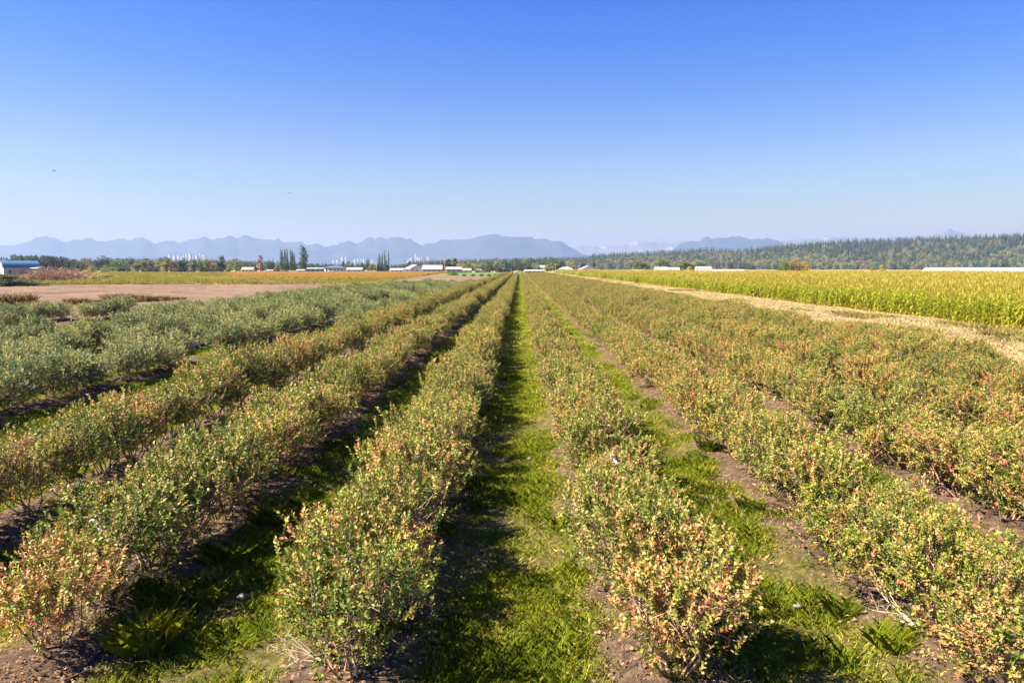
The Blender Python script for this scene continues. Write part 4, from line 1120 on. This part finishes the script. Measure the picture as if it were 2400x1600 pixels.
towers([(957, 608.5, 4), (961, 605, 3.6), (964.3, 602.5, 3.6), (974, 594.5, 4), (979, 600.5, 3.6), (983.5, 602.5, 3.6), (989, 601.5, 4), (1001, 600.5, 3), (1004.5, 602, 3)], 'third distant high-rise cluster', 'above the gable barn', 5600)

# ------------------------------------------------------------------ farm buildings
def building(name, cat, label, px, Y, L, D, hw, hr, rz, wall, roof, kind='gable', wins=4, doors=1, axis='x', trim=None):
    """ridge runs along local x; front faces -y"""
    o = empty(name, (gx(px, Y), Y, 0), rz)
    tag(o, label, cat, 'farm buildings beyond the fields')
    w = MB(); r = MB()
    if kind == 'gable':
        prof = [(-D / 2, 0), (D / 2, 0), (D / 2, hw), (0, hw + hr), (-D / 2, hw)]
        ov = .5
        rp = [(-D / 2 - ov, hw - hr * ov / (D / 2)), (0, hw + hr), (D / 2 + ov, hw - hr * ov / (D / 2)), (D / 2 + ov, hw - hr * ov / (D / 2) + .22), (0, hw + hr + .25), (-D / 2 - ov, hw - hr * ov / (D / 2) + .22)]
    elif kind == 'gambrel':
        q = D / 2
        prof = [(-q, 0), (q, 0), (q, hw), (q * .86, hw + hr * .5), (q * .55, hw + hr * .82), (0, hw + hr), (-q * .55, hw + hr * .82), (-q * .86, hw + hr * .5), (-q, hw)]
        up = [(-q - .35, hw - .15), (-q * .88, hw + hr * .5), (-q * .56, hw + hr * .83), (0, hw + hr + .03), (q * .56, hw + hr * .83), (q * .88, hw + hr * .5), (q + .35, hw - .15)]
        rp = up + [(x * 1.02, z + .2) for x, z in up[::-1]]
    elif kind == 'hip':
        prof = None
    elif kind == 'flat':
        prof = [(-D / 2, 0), (D / 2, 0), (D / 2, hw), (-D / 2, hw)]
        rp = [(-D / 2 - .3, hw), (D / 2 + .3, hw), (D / 2 + .3, hw + .35), (0, hw + .35 + hr), (-D / 2 - .3, hw + .35)]
    if kind == 'hip':
        w.box(-L / 2, L / 2, -D / 2, D / 2, 0, hw)
        e = .6
        V = [(-L / 2 - e, -D / 2 - e, hw), (L / 2 + e, -D / 2 - e, hw), (L / 2 + e, D / 2 + e, hw), (-L / 2 - e, D / 2 + e, hw), (-L / 2 + D * .4, 0, hw + hr), (L / 2 - D * .4, 0, hw + hr)]
        r.add(V, [[0, 1, 5, 4], [2, 3, 4, 5]]); r.add(V, [[1, 2, 5], [3, 0, 4]]); r.add(V, [[3, 2, 1, 0]])
    else:
        # profile is (depth, z) swept along local x
        def sweep(mb, pr, a, b):
            n = len(pr)
            V = [[a, x, z] for x, z in pr] + [[b, x, z] for x, z in pr]
            mb.add(V, [[i, n + i, n + (i + 1) % n, (i + 1) % n] for i in range(n)])
            mb.add(V[:n], [list(range(n))]); mb.add(V[n:], [list(range(n))[::-1]])
        sweep(w, prof, -L / 2, L / 2)
        sweep(r, rp, -L / 2 - .4, L / 2 + .4)
    obj('wall', w.mesh('wall', wall), o)
    obj('roof', r.mesh('roof', roof), o)
    for k in range(wins):
        x = -L / 2 + L * (k + .5) / wins
        f = MB(); f.box(x - .65, x + .65, -D / 2 - .09, -D / 2 + .05, hw * .36, hw * .36 + 1.4)
        fo = obj('window', f.mesh('window', trim or WHITEWALL), o)
        g_ = MB(); g_.box(x - .52, x + .52, -D / 2 - .12, -D / 2 - .02, hw * .36 + .12, hw * .36 + 1.28)
        obj('pane', g_.mesh('pane', PANE), fo)
    for k in range(doors):
        f = MB(); f.box(-L / 2 - .08, -L / 2 + .05, -.7 + k * 2, .7 + k * 2, .02, 2.2)
        obj('door', f.mesh('door', PANE), o)
    return o

def polytunnel(name, label, px, Y, L, D, hgt, rz, spans=1):
    o = empty(name, (gx(px, Y), Y, 0), rz)
    tag(o, label, 'greenhouse', 'farm buildings beyond the fields')
    c = MB(); rib = MB(); ends = MB()
    for s_ in range(spans):
        y0 = (s_ - (spans - 1) / 2) * D
        pr = [(y0 + D / 2 * math.cos(a), hgt * .25 + hgt * .75 * math.sin(a)) for a in np.linspace(0, math.pi, 11)]
        pr = [(y0 + D / 2, 0)] + pr + [(y0 - D / 2, 0)]
        n = len(pr)
        V = [[-L / 2, y, z] for y, z in pr] + [[L / 2, y, z] for y, z in pr]
        c.add(V, [[i, i + 1, n + i + 1, n + i] for i in range(n - 1)])
        for e in (-L / 2, L / 2):
            ends.add([[e, y, z] for y, z in pr], [list(range(n))])
        for q in range(int(L / 4) + 1):
            x = -L / 2 + q * 4
            rib.tube([(x, y, z + .05) for y, z in pr], .06, 4, cap=False)
    obj('film_cover', c.mesh('film_cover', FILM, smooth=False), o)
    obj('end_wall', ends.mesh('end_wall', FILM), o)
    obj('ribs', rib.mesh('ribs', PALEROOF), o)
    return o

B = building
B('barn', 'barn', 'white barn with a curved bright blue roof at the photo edge', 44, 336, 15, 9, 4.3, 3.0, math.radians(52), WHITEWALL, BLUEROOF, 'gambrel', 3, 1, trim=GREYROOF)
B('shed', 'shed', 'low white shed attached behind the twiggy shrub', 84, 338, 5, 5, 3.6, .5, 0, WHITEWALL, PALEROOF, 'flat', 0, 0)
B('house', 'house', 'cream house with brown roof among the trees', 582, 585, 9.5, 8, 2.6, 1.9, .1, CREAM, BROWNROOF, 'gable', 3, 1)
B('shed', 'shed', 'tiny white shed below the poplars', 634, 560, 5, 4, 1.9, .5, 0, WHITEWALL, PALEROOF, 'gable', 1, 0)
B('shed', 'shed', 'small white shed beside the big poplar', 706, 550, 6, 4, 2.1, .6, 0, WHITEWALL, PALEROOF, 'gable', 1, 0)
B('shed', 'shed', 'long pale low shed between the big poplar and navy house', 741, 610, 16, 8, 3.2, .9, .05, GREYWALL, PALEROOF, 'gable', 4, 1)
B('house', 'house', 'large navy two storey house before the city towers', 786, 600, 17, 9, 4.2, 1.6, .05, GREYWALL, NAVYROOF, 'hip', 5, 1)
B('shed', 'shed', 'long white shed with pale roof past the navy house', 832, 590, 13, 8, 2.6, 1.7, .06, WHITEWALL, PALEROOF, 'gable', 3, 1)
B('house', 'house', 'low pinkish house with pale roof before the gable barn', 931, 585, 11, 8, 2.2, 1.5, .05, PINKWALL, PALEROOF, 'gable', 3, 1)
B('shed', 'shed', 'small white lean-to touching the gable barn', 954, 560, 6, 5, 2.6, .4, .0, WHITEWALL, PALEROOF, 'flat', 1, 0)
B('barn', 'barn', 'white gable fronted barn facing the sunset side', 972, 575, 13, 12.5, 3.6, 3.0, math.radians(118), WHITEWALL, PALEROOF, 'gable', 2, 1)
B('barn', 'barn', 'long white barn with broad pale metal roof', 1014, 565, 16, 12, 3.0, 3.2, .03, WHITEWALL, PALEROOF, 'gable', 4, 1)
B('shed', 'shed', 'brown roofed low shed past the long white barn', 1064, 580, 13, 9, 3.0, 1.8, .03, PINKWALL, PALEROOF, 'gable', 3, 1)
B('shed', 'shed', 'tan roofed shed behind the rounded green bush', 1086, 600, 14, 8, 2.0, 1.6, -.03, CREAM, BROWNROOF, 'gable', 2, 0)
for k, (px, lab) in enumerate([(1122, 'small grey shed above the hedge, first of two'), (1141, 'small white shed above the hedge, second of two')]):
    B('shed', 'shed', lab, px, 630, 6, 5, 2, .9, .05, (GREYWALL, WHITEWALL)[k], PALEROOF, 'gable', 1, 0)
B('house', 'house', 'small pink house at the end of the barn side rows', 1170, 640, 9, 7, 2.6, 1.8, .2, PINKWALL, BROWNROOF, 'gable', 2, 1)
B('house', 'house', 'small grey house beside the small pink house', 1190, 640, 9, 7, 2.4, 1.8, -.2, GREYWALL, GREYROOF, 'gable', 2, 1)
B('shed', 'shed', 'long low white shed right at the end of the central strip', 1252, 600, 17, 7, 1.4, 1.0, .0, WHITEWALL, PALEROOF, 'gable', 5, 0)
B('house', 'house', 'cream cottage rising behind the long low shed', 1264, 660, 10, 7, 4.4, 2.0, .1, CREAM, GREYROOF, 'gable', 2, 0)
B('house', 'house', 'wide grey roofed house beside the corn field end', 1326, 570, 13, 10, 2.4, 2.6, -.1, PINKWALL, GREYROOF, 'hip', 4, 1)
B('house', 'house', 'wide house with low gable facing the rows', 1377, 560, 12, 16.5, 2.2, 3.4, math.radians(97), GREYWALL, PALEROOF, 'gable', 3, 1)
B('shed', 'shed', 'low white shed past the wide gable house', 1420, 570, 8, 5, 1.4, .7, 0, WHITEWALL, PALEROOF, 'gable', 1, 0)
polytunnel('greenhouse', 'small bright white greenhouse standing alone past the houses', 1493, 430, 6.8, 5, 3.0, 0)
B('house', 'house', 'white farmhouse beside the large pale tree', 1549, 470, 8.2, 6, 2.6, 1.9, .05, WHITEWALL, GREYROOF, 'gable', 3, 1)
B('house', 'house', 'white house with dark windows, second beyond the corn', 1578, 470, 7.2, 6, 2.8, 1.4, -.05, WHITEWALL, PALEROOF, 'gable', 3, 1)
polytunnel('greenhouse', 'long low white greenhouse in the middle of the corn horizon', 1690, 520, 34, 7, 3.0, .03)
B('shed', 'shed', 'white shed standing over the low greenhouse start', 1648, 560, 12, 6, 3.4, 1.6, 0, WHITEWALL, PALEROOF, 'gable', 3, 0)
for k in range(1):
    polytunnel('greenhouse', 'very long white greenhouse at the photo edge beyond corn', 2400, 318, 80, 8, 4.2, .02, 3)

# ------------------------------------------------------------------ poles
def pole(px, topy, Y, label, arm=True):
    p_ = at(px, topy, Y); h_ = p_.z
    o = empty('utility_pole', (p_.x, Y, 0)); tag(o, label, 'pole', 'utility poles among the farms')
    obj('post', MB().tube([(0, 0, -.5), (0, 0, h_ * .5), (0, 0, h_)], [.2, .17, .13], 7).mesh('post', POLEW), o)
    if arm:
        obj('crossarm', MB().box(-1.3, 1.3, -.10, .10, h_ - .9, h_ - .68).mesh('crossarm', POLEW), o)
        for x in (-1.1, 0.55, 1.1):
            obj('insulator', MB().tube([(x, 0, h_ - .68), (x, 0, h_ - .42)], [.09, .05], 6).mesh('insulator', WHITEWALL), o)
for px, ty, lab in [(608.5, 624, 'short utility pole before the brownish tree'), (882, 617, 'utility pole before the thin spire poplars'), (951.5, 615, 'utility pole beside the lean-to of the gable barn'), (1042, 605, 'tall utility pole past the long white barn'), (1113, 619, 'utility pole over the two small sheds'), (1296, 623, 'short utility pole before the grey roofed house'), (1302, 617, 'taller utility pole before the grey roofed house'), (1398.5, 623, 'utility pole beside the wide gable house')]:
    pole(px, ty, 545, lab)

# ------------------------------------------------------------------ small things in the field
def hose(x, y0, y1, label):
    ys_ = np.arange(y0, y1, .6)
    xs_ = x + .05 * np.sin(ys_ * .7) + .06 * (fbm(ys_ * .3, ys_ * 0, 161) - .5)
    zs_ = soilz(xs_, ys_) + .03
    tag(obj('irrigation_hose', MB().tube(list(zip(xs_, ys_, zs_)), .013, 6).mesh('irrigation_hose', HOSE)), label, 'hose', 'drip irrigation hoses')
hose(X0 - S + .50, 4, 60, 'black irrigation hose along the second row on the barn side')
hose(X0 - 2 * S + .45, 4, 60, 'black irrigation hose along the third row on the barn side')

def ribbon(px, py, dist, mats, label, size):
    d = ray(px, py); p_ = Vector((0, 0, H)) + d * dist
    o = empty('marker_ribbon', p_); tag(o, label, 'ribbon')
    for k, (dx, m_) in enumerate(mats):
        V = []
        for q in range(6):
            u_ = q / 5
            V += [(dx + size * .55 * u_ - .018 * (1 - u_ * .3), .02 * math.sin(u_ * 5), -size * u_), (dx + size * .55 * u_ + .02 * (1 - u_ * .3), .015 + .02 * math.sin(u_ * 5 + 1), -size * u_)]
        F = [[2 * q, 2 * q + 1, 2 * q + 3, 2 * q + 2] for q in range(5)]
        V2 = [(a, b_ + .003, c) for a, b_, c in V]
        mb = MB().add(V, F).add(V2, [f[::-1] for f in F])
        obj('tail', mb.mesh('tail', m_), o)
    obj('knot', MB().tube([(-.03, 0, .01), (.0, -.02, .02), (.03, .01, 0)], [.012, .018, .012], 6).mesh('knot', mats[0][1]), o)
ribbon(218, 1222, 7.3, [(0, RIBBON), (.03, RIBBON)], 'white ribbon tied on a bush of the barn side row', .16)
ribbon(1436, 1068, 9.3, [(0, RIBBON), (.04, REDRIB)], 'white and red ribbon tied on a corn side bush', .13)

d = ray(2161, 1190); Ys = 9.2
xs_ = d.x * Ys
st = MB().tube([(0, 0, -.1), (0, 0, .8), (.01, 0, 1.16)], [.018, .016, .014], 4)
st.tube([(.01, 0, 1.16), (.01, 0, 1.19)], [.018, .004], 4)
o = obj('wooden_stake', st.mesh('wooden_stake', STAKEW), None, (xs_, Ys, zg(xs_, Ys)))
tag(o, 'thin wooden stake rising out of a corn side bush', 'stake')

# strips of grey weed cloth showing between the sage bushes
for k, (px, py, L_, w_, lab) in enumerate([(770, 745, 7, .9, 'grey weed cloth strip showing farthest along the sage rows'), (480, 812, 5, .7, 'grey weed cloth strip beside the bright grass gap'), (400, 800, 4.5, .8, 'grey weed cloth strip behind the bright grass gap'), (90, 868, 3, .8, 'grey weed cloth strip in the gap near the photo edge')]):
    d = ray(px, py); Yg = (H - .2) / -d.z; xg = d.x * Yg
    row = round((xg - X0) / S); xg = X0 + S * row + .25
    xs2 = np.linspace(-w_ / 2, w_ / 2, 7); ys2 = np.linspace(-L_ / 2, L_ / 2, 24)
    XX, YY = np.meshgrid(xs2, ys2); ZZ = soilz(XX + xg, YY + Yg) + .03 + .03 * fbm(XX * 4, YY * 3, 171 + k)
    V = np.stack([XX, YY, ZZ], -1).reshape(-1, 3)
    i = np.arange(23)[:, None] * 7 + np.arange(6)[None, :]
    F = np.stack([i, i + 1, i + 8, i + 7], -1).reshape(-1, 4)
    o = obj('weed_cloth', MB().add(V, F).mesh('weed_cloth', CLOTH, smooth=True), None, (xg, Yg, 0))
    tag(o, lab, 'weed cloth', 'weed cloth strips between bushes')

# bare dead branches at the first bush and a stray leafy shoot
def dead_branch(x, y, rz, sc_, label):
    g = np.random.default_rng(int(abs(x * 1000)))
    mb = MB()
    for q in range(7):
        a = g.uniform(-.9, .9); e = g.uniform(.15, .8); l_ = g.uniform(.35, .7)
        dv_ = np.array([math.cos(a) * math.cos(e), math.sin(a) * math.cos(e), math.sin(e)])
        p0 = np.array([0, 0, 0.0]); p1 = dv_ * l_ * .5 + g.normal(size=3) * .03; p2 = dv_ * l_ + np.array([0, 0, .05]) + g.normal(size=3) * .05
        mb.tube([p0, p1, p2], [.005, .004, .0015], 4)
        for s_ in range(3):
            f = g.uniform(.4, .95); b0 = p1 * (1 - f) + p2 * f
            mb.tube([b0, b0 + dv_ * .1 + g.normal(size=3) * .09], [.0025, .001], 3)
    o = obj('dead_branch', mb.mesh('dead_branch', plain('bleached_twig', (.50, .42, .33), .8, .2, 20)), None, (x, y, zg(x, y) + .02)); o.rotation_euler = (0, 0, rz); o.scale = (sc_,) * 3
    tag(o, label, 'branch')
dead_branch(-1.85, 6.1, math.radians(200), 1.0, 'bare bleached branches at the foot of the front barn side bush')
dead_branch(4.2, 6.9, math.radians(150), 1.0, 'bare reddish branches sticking out of the front corn side bush')

# clods and a few stones
def clod(seed):
    g = np.random.default_rng(seed)
    th = np.linspace(0, math.pi, 5); V = [[0, 0, 1]]
    for a in th[1:-1]:
        for q in range(7):
            b_ = 2 * math.pi * q / 7; r_ = g.uniform(.45, 1.3)
            V.append([math.sin(a) * math.cos(b_) * r_, math.sin(a) * math.sin(b_) * r_, math.cos(a) * r_ * .5])
    V.append([0, 0, -.7]); F3 = [[0, 1 + q, 1 + (q + 1) % 7] for q in range(7)]; F4 = []
    for k in range(2):
        F4 += [[1 + k * 7 + q, 8 + k * 7 + q, 8 + k * 7 + (q + 1) % 7, 1 + k * 7 + (q + 1) % 7] for q in range(7)]
    F3 += [[15 + q, 22, 15 + (q + 1) % 7] for q in range(7)]
    return MB().add(V, F3).add(V, F4)
n = 26000
r_ = NP.integers(-5, 7, n); x = X0 + S * r_ + NP.uniform(-.85, .85, n); y = 4 + 40 * NP.random(n) ** 1.6
ok = in_berries(x, y) & (np.abs(x) < y * .85 + 2)
x, y = x[ok], y[ok]
CLODM = plain('soil_clod', (.15, .10, .07), .95, .35, 6)
s_ = .006 + .024 * NP.random(len(x)) ** 3
scatter('soil_clods', [clod(1), clod(2), clod(3)], [CLODM], np.column_stack([x, y, soilz(x, y) + .004]), NP.integers(0, 3, len(x)), NP.uniform(0, 6.28, len(x)), s_, 'small clods of soil on the planted beds', 'clods')
for k, (px, py, s_, lab) in enumerate([(1241, 1072, .05, 'pale stone lying on the central grass strip'), (568, 1388, .05, 'pale stone in the barn side aisle'), (1868, 1412, .045, 'pale stone on the corn side soil')]):
    d = ray(px, py); Yg = (H - .08) / -d.z; x_ = d.x * Yg
    o = obj('stone', clod(30 + k).mesh('stone', STONE, smooth=True), None, (x_, Yg, zg(x_, Yg) + .04)); o.scale = (s_ * 1.4, s_, s_)
    tag(o, lab, 'stone')

def litter(seed):
    g = np.random.default_rng(seed); n = 26
    a = g.uniform(0, 6.28, n); r = .32 * np.sqrt(g.random(n))
    c = np.stack([np.cos(a) * r, np.sin(a) * r, g.uniform(.008, .03, n)], 1)
    d = unit(np.stack([g.normal(size=n), g.normal(size=n), g.normal(0, .25, n)], 1))
    mb = MB(); nn = unit(np.stack([g.normal(0, .4, n), g.normal(0, .4, n), np.ones(n)], 1))
    L = g.uniform(.03, .06, n)
    leaf_quads(mb, c, d, nn, L, L * .5, g.random(n))
    for q in range(5):
        p0 = np.append(g.normal(0, .2, 2), .02); mb.tube([p0, p0 + np.append(g.normal(0, .12, 2), .01)], [.004, .002], 3, .3)
    return mb
LITTER = leaf_mat('fallen_leaves', [(0, (.09, .055, .03)), (.5, (.22, .14, .08)), (.8, (.34, .24, .14)), (1, (.34, .12, .07))], .1, .8, .1, .2)
n = 5200
r_ = NP.integers(-5, 7, n); x = X0 + S * r_ + NP.normal(0, .42, n); y = 4 + 44 * NP.random(n) ** 1.5
ok = in_berries(x, y) & (np.abs(x) < y * .85 + 2)
x, y = x[ok], y[ok]
scatter('leaf_litter', [litter(1), litter(2)], [LITTER], np.column_stack([x, y, soilz(x, y)]), NP.integers(0, 2, len(x)), NP.uniform(0, 6.28, len(x)), NP.uniform(.7, 1.2, len(x)), 'fallen brown leaves and twigs on the planted beds', 'leaf litter')

# two birds in the sky
for k, (px, py, Yb, lab) in enumerate([(127, 401, 160, 'tiny dark bird gliding in the sky above the barn'), (678, 452, 230, 'tiny dark bird in the sky above the poplars')]):
    p_ = at(px, py, Yb)
    mb = MB().tube([(-.02, -.30, 0), (0, -.22, .02), (0, 0, .03), (0, .2, .01), (0, .34, 0)], [.01, .05, .075, .05, .012], 7)
    for sgn in (-1, 1):
        mb.add([(0, -.12, .04), (sgn * .28, -.16, .12), (sgn * .62, -.02, .05), (sgn * .3, .06, .10), (0, .12, .04)], [[0, 1, 2, 3, 4] if sgn > 0 else [4, 3, 2, 1, 0]])
    mb.add([(-.03, .3, 0), (.03, .3, 0), (.1, .5, 0), (-.1, .5, 0)], [[0, 1, 2, 3]])
    o = obj('bird', mb.mesh('bird', FEATHER), None, p_); o.rotation_euler = (0, .2, 1.4 + k)
    tag(o, lab, 'bird')
print('objects', len(SC.objects))
